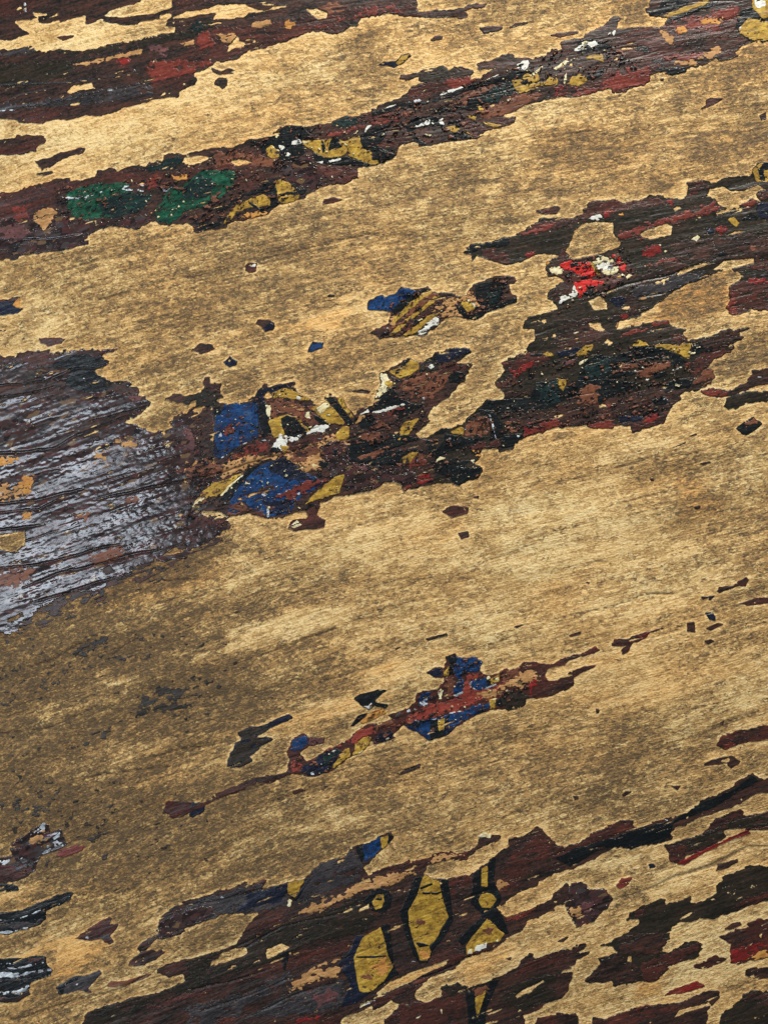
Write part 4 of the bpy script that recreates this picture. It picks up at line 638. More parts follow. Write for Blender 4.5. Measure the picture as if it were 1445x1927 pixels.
# crackled purple-brown field at the left edge
patch('patina', 'C1 0 600, 100 600, 180 580, 290 570, 370 590, 480 575, 620 565, 700 565, 790 568, 700 600, 735 650, 720 670, 650 705, 690 745, 760 790, 850 795, 960 810, 960 880, 1010 930, 1020 950, 940 1010, 850 1060,'
 'D1 850 160, 950 190, 1000 230, 1150 220, 1200 130, 1290 90, 1400 50, D2 60 250, 170 230, 200 300, 200 600, 250 620, 260 680, 100 850, 40 950, 200 1000, 300 980, 290 1040, D1 1445 950, 1300 1020, D5 1290 190, 1180 190, 1050 200, 900 260, 820 310, 740 340, 700 400, 640 430, 590 400, 470 420, 350 480, 250 540, 180 620, 60 700, 0 740',
 ['D5 30 610, 140 550, 150 580, 60 615', 'D5 1100 170, 1200 100, 1290 90, 1240 140', 'D5 680 262, 740 230, 772 270, 720 292', 'D1 10 1030, 0 980, 160 900, 160 1000, 60 1050'],
 [('maroon', 'C1 0 600, 290 572, 420 585, 380 640, 250 690, 130 670, 0 650', 'pink_spot'), ('black', 'C1 400 640, 560 590, 720 640, 720 670, 650 705, 690 745, 900 800, 940 840, 700 850, 560 860, 420 800, 480 700, 300 680'),
  ('dark', 'C1 720 800, 960 812, 960 880, 860 900, 720 860'), ('dark', 'C1 0 850, 250 760, 420 800, 400 900, 150 880, 0 960'), ('dark', 'C1 550 1070, 800 1000, 1000 950, D1 860 150, 600 240, 500 250, 480 200'),
  ('olive', 'C1 150 740, 200 700, 290 680, 340 720, 250 760, 170 780'), ('pink', 'C1 860 880, 960 880, 980 930, 900 920'), ('pink', 'D1 100 60, 300 40, 420 120, 300 180, 150 160'),
  ('ochre', 'D1 0 410, 90 390, 105 420, 20 442'), ('ochre', 'D1 100 610, 150 540, 205 530, 215 620, 160 685'), ('tan', 'D1 0 640, 120 600, 170 660, 60 680, 0 690'), ('ochre', 'D1 125 790, 200 778, 195 812, 150 817'),
  ('tan', 'D1 790 290, 880 268, 935 310, 850 325'), ('brown', 'D1 500 812, 560 780, 610 775, 580 825'), ('tan', 'D1 640 360, 700 360, 700 400, 640 440'), ('brown', 'D1 840 690, 880 660, 940 690, 900 710'),
  ('pink', 'D1 700 470, 800 458, 852 490, 800 522'), ('pink', 'D1 950 335, 1000 250, 1095 290, 1010 362'), ('pink', 'D1 960 850, 1050 750, 1150 800, 1080 900, 1000 890'), ('pink', 'D1 330 750, 380 728, 425 760, 350 782'), ('pink', 'D1 1120 335, 1250 220, 1310 320, 1150 362'), ('pink', 'D1 365 550, 470 520, 565 540, 450 582'),
  ('grey', 'D1 380 340, 560 300, 620 420, 500 480, 380 440'), ('grey', 'D1 540 880, 700 800, 780 860, 620 950'), ('grey', 'D1 700 560, 780 520, 1000 500, 980 560'), ('tan', 'D1 0 600, 60 590, 60 640, 0 650'),
  ('pink', 'D5 560 110, 600 60, 740 20, 800 60, 740 100'), ('grey', 'D5 880 90, 1000 30, 1160 50, 1080 110, 900 130'), ('brown', 'D5 0 330, 60 260, 230 260, 200 320, 100 380, 0 420'), ('brown', 'D5 600 180, 800 110, 880 170, 640 230'),
  ('pink', 'D2 0 400, 50 390, 100 560, 0 540'), ('tan', 'D2 0 640, 200 590, 250 625, 240 680, 120 720, 0 740'), ('dark', 'D2 60 250, 170 235, 190 300, 190 560, 100 560, 40 380'), ('black', 'D2 100 910, 170 850, 240 870, 290 930, 200 950'),
  ('maroon', 'D2 0 980, 290 990, 290 1040, 0 1080')],
 label='crackled glossy purple-brown paint at the left edge', rag=2.0)

# middle field: blue panels, brown arch, yellow leaves
patch('dark', 'C1 1130 905, 1190 870, 1270 885, 1340 860, 1400 840, 1390 770, 1420 760, D2 150 35, 170 75, 240 80, 240 145, 255 170, 215 195, 250 215, 330 212, 400 200, 440 180, 490 130, 530 80, 560 60, 570 100, 640 85, 740 65, 775 80, 720 100, 800 160, 850 190, 880 210, 950 165, 980 150, 1030 165, 1070 170, 1100 240, 1150 290, 1180 240,'
 'D3 150 460, 240 405, 200 400, 210 360, 240 330, 230 230, 300 200, 340 180, 380 150, 430 120, 500 150, 620 90, 740 50, 850 40, 855 85, 760 150, 860 165, 850 200, 825 250, 770 310, 720 360, 660 410, 600 455, 555 520, 560 550, 480 630, 500 660, 620 680, 600 975, 480 1005, 400 1020, 370 985, 330 965, 260 980, 200 1020, 60 1050,'
 'D2 1084 838, 1010 850, 920 890, 900 930, 820 945, 700 960, 650 990, 560 1000, 450 960, 330 980, 290 980, 180 930, 30 950, 40 920, 60 880, 130 800, 180 760, 20 740, 0 740, D2 0 640, 190 600, 180 560, 185 300, 180 230, 60 250, 0 290, C1 1330 945, 1200 935',
 ['C1 1290 930, 1340 915, 1330 950, 1290 948', 'D2 520 175, 560 130, 600 175, 560 185', 'D2 900 160, 960 190, 900 230, 870 215'],
 [('patina', 'Z 280 765, 345 768, 398 790, 400 866, 418 884, 385 960, 400 975, 330 985, 300 900, 300 800'), ('maroon', 'D2 130 75, 170 60, 240 90, 240 140, 140 110'), ('olive', 'D2 0 180, 130 110, 240 150, 250 170, 180 240, 60 250, 0 290'),
  ('navy', 'D2 440 190, 490 130, 560 95, 640 85, 775 68, 640 118, 590 190, 580 160, 530 195, 560 330, 590 440, 580 470, 500 450, 480 210'),
  ('black', 'D2 175 240, 240 235, 250 290, 190 305'), ('blue', 'D2 200 300, 240 290, 260 215, 400 212, 480 200, 490 260, 490 400, 505 450, 400 480, 330 520, 240 590, 190 570, 190 420'),
  ('black', 'D2 490 210, 545 210, 560 330, 595 440, 585 465, 505 440'), ('navy', 'D2 190 440, 230 560, 190 575'),
  ('blue', 'D2 290 900, 340 780, 420 690, 500 640, 620 590, 690 580, 800 670, 900 720, 930 760, 850 810, 790 840, 740 900, 700 960, 560 990, 400 900, 330 980, 290 970'),
  ('navy', 'D2 620 590, 690 580, 800 670, 870 730, 700 740, 560 660'), ('black', 'D2 230 870, 330 750, 400 690, 440 650, 500 630, 440 700, 360 780, 300 880'), ('navy', 'D2 520 880, 700 860, 740 900, 660 940, 560 930'),
  ('brown', 'D2 300 900, 400 885, 420 940, 330 975, 300 960'), ('maroon', 'D2 380 960, 480 930, 600 930, 560 985, 450 965'),
  ('oxred', 'D2 265 602, 340 540, 420 488, 500 457, 590 470, 570 540, 440 582, 300 612'), ('maroon', 'D2 550 450, 700 430, 900 400, 1000 430, 900 490, 700 545, 560 540'),
  ('tan', 'D2 240 620, 400 572, 600 560, 700 545, 900 480, 915 540, 960 640, 820 680, 720 600, 650 562, 520 600, 430 650, 250 722'), ('brown', 'D2 0 650, 200 595, 260 640, 200 700, 0 735'), ('brown', 'D2 700 550, 900 495, 910 540, 800 620, 730 600'),
  ('tan', 'D2 900 480, 1100 400, 1110 600, 1000 620, 950 570'), ('patina', 'D2 930 500, 1040 460, 1110 520, 1120 650, 1300 700, 1400 700, 1300 800, 1150 820, 1060 780, 960 700'),
  ('yellow', 'D2 60 880, 150 765, 270 738, 380 690, 432 648, 330 742, 245 842, 150 852, 90 920, 40 942'), ('cream', 'D2 40 942, 60 870, 100 850, 150 852, 90 915'), ('cream', 'D2 230 840, 290 770, 390 690, 400 700, 300 790, 250 845'),
  ('brown', 'D2 560 200, 720 188, 860 240, 950 340, 910 380, 860 402, 800 340, 720 292, 650 286, 600 332, 570 282'), ('oxred', 'D2 640 220, 760 230, 850 300, 840 330, 760 260'), ('tan', 'D2 700 215, 790 240, 800 265, 720 245'), ('black', 'D2 850 280, 950 330, 960 360, 900 350'),
  ('yellow', 'D2 565 340, 640 300, 690 288, 760 312, 830 385, 840 405, 815 420, 760 345, 690 300, 650 320, 650 370, 675 440, 600 452, 580 400'), ('black', 'D2 645 318, 690 292, 745 312, 822 400, 812 442, 760 452, 690 432, 660 372'),
  ('yellow', 'D2 530 187, 570 150, 620 128, 700 108, 800 158, 852 190, 780 197, 690 177, 600 182'), ('white', 'D2 745 165, 780 165, 780 192, 755 190'), ('cream', 'D2 540 222, 580 225, 575 320, 552 302'),
  ('yellow', 'D2 855 250, 950 188, 1000 240, 1085 342, 1070 362, 960 347, 900 290'), ('cream', 'D2 880 255, 950 200, 990 240, 920 280'), ('black', 'D2 945 168, 990 152, 1060 240, 1140 345, 1110 365, 1030 280'), ('yellow', 'D2 1018 168, 1062 163, 1085 230, 1145 310, 1122 322, 1058 240'), ('brown', 'D2 1080 190, 1160 220, 1140 280, 1090 240'),
  ('white', 'D2 590 510, 640 418, 700 440, 790 430, 750 470, 680 480, 700 520, 640 542'), ('yellow', 'D2 640 500, 700 505, 690 540, 650 530'), ('white', 'D2 820 425, 880 358, 980 358, 940 412, 860 412'), ('cream', 'D2 800 280, 840 275, 850 320, 815 310'), ('yellow', 'D2 1008 432, 1070 368, 1112 378, 1102 452, 1030 462'), ('cream', 'D2 850 620, 900 625, 890 650, 860 650'), ('black', 'D2 900 600, 980 620, 940 650, 900 640'), ('black', 'D2 570 540, 610 500, 650 530, 620 550'),
  ('yellow', 'D2 785 925, 870 830, 960 760, 1020 708, 1082 698, 1062 760, 1040 822, 960 852, 850 882'), ('maroon', 'D2 470 830, 500 780, 590 765, 600 790, 520 840'), ('oxred', 'D2 620 845, 700 800, 820 738, 935 738, 850 792, 700 852'),
  ('glint', 'D2 510 822, 560 830, 540 848, 515 840'), ('glint', 'D2 213 440, 245 405, 250 442, 230 445'), ('glint', 'D2 220 592, 290 555, 285 570, 245 592'), ('glint', 'D2 355 505, 400 480, 465 462, 400 495'), ('glint', 'D2 540 920, 572 928, 568 1000, 555 990'), ('glint', 'D2 615 835, 640 815, 730 795, 680 815, 640 835'), ('glint', 'D2 230 290, 262 298, 255 308, 235 300'),
  ('glint', 'D2 500 460, 580 465, 570 475, 510 470'), ('glint', 'D2 320 820, 345 800, 350 815'), ('glint', 'D2 530 755, 600 725, 610 735, 560 755'), ('glint', 'D2 575 835, 620 830, 600 845'), ('glint', 'D2 880 745, 940 738, 930 755'), ('glint', 'D2 755 830, 780 810, 775 845'), ('glint', 'D2 350 220, 375 212, 372 235'), ('glint', 'D2 640 895, 680 905, 660 912'),
  ('glint', 'D2 315 380, 330 370, 332 420'), ('oxred', 'D2 240 400, 295 340, 330 400, 270 452'),
  ('brown', 'D3 400 250, 600 200, 760 160, 740 240, 640 360, 560 400, 400 380, 380 300'), ('maroon', 'D3 640 180, 760 150, 850 180, 720 240, 640 230'),
  ('yellow', 'D3 290 215, 370 180, 400 175, 440 135, 500 145, 495 195, 440 240, 370 267, 330 240'), ('black', 'D3 280 208, 300 240, 345 262, 380 275, 500 222, 520 160, 620 90, 640 120, 540 210, 400 282, 330 280'), ('black', 'D3 345 200, 375 188, 362 230, 335 237'), ('black', 'D3 385 160, 430 120, 440 130, 405 180'),
  ('cream', 'D3 200 372, 235 315, 240 230, 280 225, 300 270, 330 300, 320 330, 270 372, 220 402, 180 432'), ('yellow', 'D3 260 290, 300 270, 330 300, 300 330'), ('navy', 'D3 610 130, 640 95, 740 48, 850 38, 855 85, 780 112, 700 152, 620 152'), ('olive', 'D3 500 205, 560 140, 640 185, 600 220'), ('yellow', 'D3 505 115, 610 95, 540 145, 510 150'), ('white', 'D3 553 178, 590 160, 607 185, 570 197'),
  ('black', 'D3 60 560, 150 450, 300 330, 340 330, 380 400, 450 430, 550 440, 400 520, 200 620, 100 600'), ('black', 'D3 20 720, 200 650, 400 640, 500 670, 400 705, 250 760, 400 740, 360 840, 200 852, 30 822'), ('black', 'D3 690 250, 760 210, 820 240, 770 290, 700 290'),
  ('black', 'D3 540 660, 620 690, 600 790, 560 800'), ('tan', 'D3 60 570, 130 480, 150 490, 90 560'), ('maroon', 'D3 160 480, 300 470, 380 560, 200 620, 300 660, 60 700, 100 620, 220 560'),
  ('oxred', 'D3 280 512, 320 452, 400 450, 390 482, 310 517'), ('brown', 'D3 80 802, 160 758, 280 738, 200 802'), ('brown', 'D3 480 760, 580 770, 550 830, 430 872, 450 802'), ('oxred', 'D3 400 840, 520 800, 540 850, 430 890'), ('brown', 'D3 60 640, 220 620, 300 630, 180 680, 80 700'), ('brown', 'D3 540 655, 680 660, 640 700, 580 690'),
  ('yellow', 'D3 362 622, 400 558, 503 533, 430 642, 370 648'), ('yellow', 'D3 383 802, 450 763, 502 758, 440 832, 390 842'), ('yellow', 'D3 348 682, 380 650, 372 682'), ('yellow', 'D3 0 600, 22 600, 20 660, 0 665'), ('cream', 'D3 480 630, 520 620, 560 625, 500 652'),
  ('white', 'D3 98 510, 150 465, 170 490, 220 480, 300 450, 400 433, 405 446, 300 475, 260 502, 170 494'), ('white', 'D3 595 905, 650 905, 705 908, 610 922'), ('red', 'D3 485 972, 500 920, 560 912, 578 950, 530 972'), ('oxred', 'D3 378 1012, 460 968, 472 990, 420 1017'), ('grey', 'D3 360 920, 430 930, 430 955, 370 950'),  # the last mark, grey, is a painted-in glint
  ('patina', 'D3 0 820, 200 860, 400 850, 480 910, 470 980, 330 962, 200 1015, 60 1040, 0 1000'), ('pink', 'D3 80 850, 150 860, 140 885, 90 880'), ('glint', 'D3 200 920, 235 925, 220 945'), ('glint', 'D3 370 370, 400 380, 380 382'), ('glint', 'D3 410 365, 480 362, 470 370'), ('glint', 'D3 520 390, 540 385, 535 420'), ('glint', 'D3 478 236, 500 236, 495 248')],
 label='central field of blue panels, a brown arch and yellow leaves on black')
patch('maroon', 'D2 820 930, 860 880, 910 911, 890 970, 955 1010, 940 1060, 860 1070, 790 1070, 740 1084, 690 1060, 730 1010, 830 985', rag=.6, motifs=[('cream', 'D2 690 1050, 760 1012, 792 1040, 740 1062')])

# striped shell motif with blue
patch('dark', 'C3 145 300, 150 230, 200 215, 245 190, 270 210, 330 185, 380 145, 480 155, 560 135, 620 185, 730 185, 760 210, 830 200, 840 160, 880 120, 950 95, 1060 65, 1150 70, 1165 105, 1110 130, 1130 185, 1165 190, 1165 250, 1080 270, 960 320, 880 370, 800 355, 740 340, 680 355, 640 395, 600 430, 540 465, 470 470, 400 480, 340 490, 290 490, 240 495, 200 475, 165 460, 210 430, 270 405, 300 350, 300 315, 200 305',
 [], [('blue', 'C3 145 300, 150 230, 240 190, 330 185, 380 147, 450 160, 490 175, 400 240, 340 300, 300 312, 200 305'), ('black', 'C3 300 335, 330 290, 400 230, 480 170, 562 138, 565 165, 430 262, 340 332'),
  ('yellow', 'C3 325 355, 450 245, 560 165, 602 175, 450 292, 340 387, 310 402'), ('brown', 'C3 320 410, 450 290, 600 175, 622 200, 500 290, 380 382, 295 452'), ('yellow', 'C3 285 480, 330 430, 400 370, 520 290, 600 213, 632 208, 600 252, 480 342, 330 478'),
  ('maroon', 'C3 340 487, 400 420, 480 350, 600 262, 680 215, 600 302, 520 372, 375 480'), ('yellow', 'C3 380 480, 450 425, 560 345, 640 320, 600 370, 540 400, 470 462'), ('tan', 'C3 600 300, 640 260, 700 218, 780 240, 740 265, 640 290'), ('tan', 'C3 640 335, 700 280, 760 280, 790 350, 700 355'),
  ('white', 'C3 472 467, 540 408, 580 363, 637 343, 637 397, 590 422, 540 457, 510 472'), ('yellow', 'C3 728 190, 770 188, 832 188, 800 212, 760 208'), ('yellow', 'C3 780 262, 800 228, 832 250, 880 238, 892 290, 862 312, 830 322'), ('cream', 'C3 800 232, 850 200, 900 250, 880 300, 850 250'), ('tan', 'C3 780 230, 840 180, 930 275, 890 290, 840 230'),
  ('black', 'C3 740 262, 790 270, 830 330, 900 310, 1000 270, 1160 218, 1162 250, 960 320, 880 367, 800 352'), ('black', 'C3 880 130, 1050 98, 1062 180, 1040 252, 930 282, 880 222'), ('teal', 'C3 960 180, 1050 170, 1030 240, 970 250'), ('glint', 'C3 415 190, 458 180, 440 195'), ('glint', 'C3 310 340, 320 345, 280 455, 275 440'), ('tan', 'C3 305 345, 340 335, 325 395, 300 400'),
  ('glint', 'C3 1000 258, 1030 250, 1010 262'), ('cream', 'C3 685 350, 765 342, 760 358')], rag=.8,
 label='striped yellow and brown shell with a blue corner')

# blue and red remnant below the middle
patch('navy', 'D6 85 845, 150 680, 200 665, 170 605, 250 570, 350 560, 440 510, 520 482, 550 510, 400 575, 300 640, 400 640, 410 660, 330 700, 250 770, 270 800, 200 840, 120 850', motifs=[('olive', 'D6 85 845, 150 680, 200 665, 170 605, 250 572, 350 562, 370 590, 300 640, 410 645, 400 670, 330 700, 250 770, 270 800, 200 840, 120 848'), ('cream', 'D6 248 770, 265 768, 262 782')], rag=.6, label='grey-black flake shaped like a bird, left of the blue remnant')
patch('black', 'D6 948 375, 985 355, 1090 320, 1165 308, 1177 325, 1130 360, 1100 395, 1190 420, 1180 447, 1100 430, 1060 457, 1010 432, 980 400', motifs=[('white', 'D6 1010 430, 1060 425, 1080 398, 1107 430, 1060 455')], rag=.5, name='paint_flake')
patch('black', 'D6 935 567, 990 495, 1050 475, 1052 490, 960 567', rag=.5, name='paint_flake')
patch('ochre', 'D6 1000 540, 1080 470, 1150 440, 1190 480, 1100 520, 1020 555', rag=.7, name='paint_flake')
patch('maroon', 'D7 230 420, 290 382, 345 390, 360 310, 420 290, 430 308, 560 308, 602 340, 590 410, 640 435, 720 420, 750 395, 850 390, 880 350, 940 345, 1080 355, 1150 320, 1300 275, 1370 243, 1402 265, 1330 300, 1200 340, 1140 372, 1050 395, 1030 430, 1060 470, 1120 465, 1200 420, 1290 370, 1380 363, 1370 382, 1230 450, 1230 510, 1080 575, 980 600, 905 592, 890 640, 820 672, 750 677, 660 672, 580 700, 430 790, 360 850, 250 887, 190 842, 110 812, 70 782, 0 850,'
 'D6 1250 640, 1230 662, 1100 682, 1080 662, 1040 710, 1000 760, 950 777, 900 802, 850 842, 800 872, 700 907, 600 902, 520 892, 400 960, 300 950, 200 1005, 30 1060, 20 1030, 150 980, 300 912, 500 880, 520 790, 500 740, 510 700, 580 630, 620 620, 660 640, 770 640, 760 682, 650 712, 600 742, 640 802, 780 722, 900 672, 1000 582, 1050 542, 1150 540, 1240 520, 1180 490, 1250 470, 1330 430, D7 90 660, 150 600, 160 560, 200 540, 300 530, 340 460, 270 457',
 [], [('dark', 'D6 0 1060, 150 970, 300 905, 500 870, 530 890, 300 955, 100 1040'), ('oxred', 'D7 70 760, 200 660, 300 620, 400 600, 520 420, 620 430, 500 480, 550 540, 680 510, 840 430, 830 480, 740 560, 540 632, 480 680, 340 700, 240 742, 80 772'), ('brown', 'D7 330 560, 350 455, 420 465, 410 570, 340 610'), ('tan', 'D7 560 560, 700 520, 860 420, 960 420, 990 470, 900 510, 870 545, 760 545, 620 600'),
  ('blue', 'D7 395 320, 560 308, 602 340, 590 410, 500 420, 440 460, 400 402'), ('blue', 'D7 80 780, 180 738, 300 730, 350 710, 480 683, 540 640, 650 628, 640 670, 560 702, 430 782, 360 842, 250 882, 190 832, 110 802'), ('blue', 'D7 508 490, 560 468, 640 448, 655 510, 580 542, 530 522'), ('blue', 'D7 418 470, 482 468, 472 540, 430 582, 412 542'), ('blue', 'D7 165 600, 200 560, 262 548, 240 612, 180 642'),
  ('navy', 'D7 232 425, 290 384, 335 390, 342 440, 270 452'), ('black', 'D7 358 310, 420 293, 432 330, 400 420, 370 445, 380 352'), ('yellow', 'D7 338 402, 382 368, 374 440, 342 445'), ('yellow', 'D7 638 472, 700 438, 727 418, 722 480, 650 502'), ('yellow', 'D7 653 602, 700 590, 692 662, 663 667'), ('yellow', 'D7 298 742, 350 728, 347 822, 308 832'), ('black', 'D7 248 742, 302 738, 302 820, 360 808, 352 852, 250 884'), ('black', 'D7 625 455, 660 440, 662 505, 635 505'), ('black', 'D7 693 622, 750 578, 752 652, 698 654'), ('black', 'D7 350 730, 385 700, 370 800, 345 820'), ('navy', 'D7 360 790, 430 790, 360 845'),
  ('olive', 'D7 752 578, 800 538, 870 543, 907 590, 892 642, 822 674, 752 677'), ('brown', 'D7 718 442, 760 395, 852 390, 842 432, 740 492'), ('red', 'D7 898 522, 960 458, 992 490, 930 552'), ('red', 'D7 1340 270, 1370 243, 1402 265, 1360 297'), ('dark', 'D7 990 560, 1120 490, 1230 470, 1230 508, 1080 572'), ('dark', 'D7 1100 350, 1300 285, 1340 300, 1180 340'), ('oxred', 'D7 1060 390, 1250 330, 1300 340, 1140 385'),
  ('glint', 'D7 78 782, 130 768, 155 740, 222 750, 180 772, 160 765'), ('cream', 'D7 300 547, 325 522, 342 545, 330 600, 310 600'), ('glint', 'D7 408 572, 472 543, 482 560, 430 587'), ('glint', 'D7 510 492, 540 468, 528 510, 580 545, 700 490, 702 502, 590 552, 518 522'), ('cream', 'D7 628 442, 660 428, 662 460, 635 472'), ('glint', 'D7 368 693, 460 677, 462 687, 380 702'), ('glint', 'D7 538 642, 600 628, 560 662'), ('glint', 'D7 78 672, 130 648, 157 665, 130 692, 95 690'),
  ('glint', 'D7 178 622, 230 588, 232 650, 200 652'), ('cream', 'D7 648 602, 720 588, 690 612'), ('glint', 'D7 240 742, 300 728, 290 742'), ('glint', 'D7 585 340, 602 345, 590 385'), ('cream', 'D7 670 470, 722 440, 718 480'),
  ('navy', 'D6 600 850, 760 740, 850 715, 872 730, 830 822, 780 882, 680 907, 610 892'), ('teal', 'D6 740 760, 860 722, 860 760, 800 830, 750 830'), ('yellow', 'D6 798 862, 860 780, 890 720, 932 708, 932 772, 880 802, 850 832'), ('yellow', 'D6 958 772, 970 680, 1020 650, 1092 638, 1052 702, 1000 752'), ('blue', 'D6 518 720, 540 660, 620 630, 652 640, 640 702, 560 742'), ('navy', 'D6 1098 662, 1130 620, 1222 598, 1242 640, 1150 682'), ('pink', 'D6 650 650, 765 645, 755 680, 650 705'),
  ('oxred', 'D6 550 880, 520 800, 640 812, 780 722, 880 682, 1000 590, 1130 558, 1100 602, 1000 662, 880 692, 750 742, 600 832'), ('white', 'D6 808 732, 852 723, 820 747'), ('white', 'D6 1168 652, 1232 628, 1180 667'), ('glint', 'D6 663 882, 700 858, 692 902, 670 900'), ('cream', 'D6 950 775, 1040 715, 1030 735, 970 775'), ('cream', 'D6 800 858, 860 815, 820 852'), ('glint', 'D6 575 640, 600 628, 595 645'), ('brown', 'D6 1100 560, 1220 525, 1230 560, 1120 600'), ('grey', 'D6 1245 500, 1270 450, 1280 500')], rag=.8,
 label='blue and red remnant with thin yellow stripes, below the middle')

# small remains at the right
patch('maroon', 'D8 385 555, 400 515, 480 520, 570 475, 620 455, 740 435, 720 450, 640 480, 600 520, 520 545, 490 600, 460 620, 440 590, 480 560, 400 560', motifs=[('dark', 'D8 400 545, 480 515, 560 500, 500 545'), ('red', 'D8 560 500, 640 455, 640 475, 580 520')])
patch('navy', 'D8 1010 335, 1060 330, 1085 360, 1080 390, 1040 382', rag=.5, name='paint_flake')
patch('dark', 'D8 890 400, 940 388, 948 470, 890 460', rag=.6, name='paint_flake')
patch('maroon', 'D8 1090 190, 1110 160, 1200 150, 1290 95, 1310 110, 1290 165, 1240 160, 1110 205', motifs=[('dark', 'D8 1090 192, 1110 160, 1195 155, 1170 185')])
patch('maroon', 'D8 1010 442, 1090 403, 1142 410, 1050 457', rag=.5, name='paint_flake')
patch('dark', 'D8 985 225, 1080 218, 1050 250, 990 245', rag=.6, name='paint_flake')
patch('maroon', 'D8 1245 275, 1350 235, 1445 210, 1445 232, 1300 285', rag=.7)
patch('maroon', 'E7 1090 190, 1110 140, 1220 90, 1390 50, 1445 30, 1445 110, 1350 160, 1230 190, 1150 215', motifs=[('dark', 'E7 1150 150, 1220 95, 1390 55, 1380 110, 1240 185'), ('oxred', 'E7 1110 205, 1190 160, 1220 190, 1150 215')])
patch('dark', 'E7 1000 330, 1050 290, 1190 262, 1260 290, 1250 312, 1190 350, 1160 315, 1060 325', holes=['E7 1125 285, 1190 275, 1180 305, 1135 305'], rag=.7)
patch('dark', 'E7 1090 1045, 1100 1000, 1240 963, 1245 985, 1170 1030', rag=.6, name='paint_flake')
patch('navy', 'E7 630 1000, 670 993, 682 1020, 640 1032', rag=.6, name='paint_flake')
patch('dark', 'E7 450 530, 480 500, 520 505, 470 540', rag=.6, name='paint_flake')

# lower left remains
patch('patina', 'E1 0 480, 60 410, 50 360, 100 300, 200 240, 290 170, 320 200, 330 250, 400 210, 420 260, 440 330, 370 370, 290 400, 240 460, 230 500, 120 580, 60 600, 0 600', motifs=[('maroon', 'E1 0 520, 120 470, 230 490, 120 580, 0 600'), ('glint', 'E1 190 282, 200 250, 240 235, 290 173, 320 200, 290 237, 212 287'), ('glint', 'E1 90 292, 140 253, 152 275, 97 300'),
 ('glint', 'E1 268 402, 320 340, 380 300, 437 320, 420 347, 340 377, 285 407'), ('glint', 'E1 325 305, 398 248, 402 280, 350 312'), ('glint', 'E1 105 440, 150 412, 140 442'), ('glint', 'E1 0 480, 60 440, 20 482'), ('tan', 'E1 180 330, 250 260, 330 270, 260 340'), ('grey', 'E1 60 460, 160 440, 200 470, 100 510')], label='glossy crumbling patch near the lower left edge', wear=.3)
patch('oxred', 'E1 370 410, 400 375, 500 335, 570 345, 560 370, 450 412', rag=1.0)
patch('black', 'E1 0 625, 60 605, 105 620, 110 645, 60 660, 0 680', rag=.6)
patch('black', 'E1 0 830, 130 790, 280 720, 370 685, 470 650, 500 660, 480 710, 400 750, 310 790, 300 850, 250 890, 120 930, 40 960, 0 965', motifs=[('grey', 'E1 0 900, 150 870, 300 840, 250 890, 120 930, 0 965'), ('glint', 'E1 0 876, 100 845, 200 805, 300 762, 302 774, 200 820, 100 852, 0 886'), ('glint', 'E1 0 945, 100 925, 150 905, 190 900, 150 925, 60 950, 0 965'), ('glint', 'E1 370 750, 430 710, 470 675, 475 682, 400 745')], rag=.6, label='black glossy streak at the lower left edge')
patch('maroon', 'E1 510 972, 560 930, 640 880, 740 820, 752 830, 745 870, 800 870, 800 890, 740 950, 770 990, 740 1005, 690 970, 600 987', rag=.6, motifs=[('glint', 'E1 560 965, 600 945, 600 975, 575 975'), ('grey', 'E1 690 960, 760 930, 770 990, 740 1003')])
patch('black', 'E2 0 680, 130 655, 280 632, 305 645, 310 690, 350 730, 340 770, 200 820, 190 870, 100 930, 0 960', motifs=[('glint', 'E2 0 742, 120 715, 290 672, 292 690, 180 715, 100 732, 0 760'), ('glint', 'E2 0 778, 160 750, 310 725, 320 737, 180 770, 100 792, 0 800'),
 ('glint', 'E2 0 890, 100 878, 200 820, 342 752, 345 770, 200 842, 140 900, 0 925'), ('glint', 'E2 0 700, 100 690, 80 702, 0 712'), ('glint', 'E2 300 730, 345 715, 352 735, 320 745'), ('maroon', 'E2 150 670, 290 640, 300 660, 200 680'), ('grey', 'E2 0 810, 200 790, 160 810, 0 845')], rag=.5, label='black patch with painted-in bright glints along its ridges at the lower left edge')
patch('dark', 'E2 0 935, 100 920, 180 880, 200 900, 100 955, 0 975', rag=.7)
patch('grey', 'E2 375 850, 450 800, 510 770, 590 760, 670 725, 690 745, 640 800, 600 850, 630 880, 590 880, 540 860, 400 900', motifs=[('black', 'E2 380 850, 450 805, 520 770, 540 790, 440 830, 420 890'), ('glint', 'E2 500 825, 530 812, 525 835'), ('maroon', 'E2 590 860, 640 800, 640 880, 590 882')], rag=.6)
patch('brown', 'E2 720 830, 750 795, 850 800, 1000 745, 1062 735, 900 812, 760 837', rag=.9)

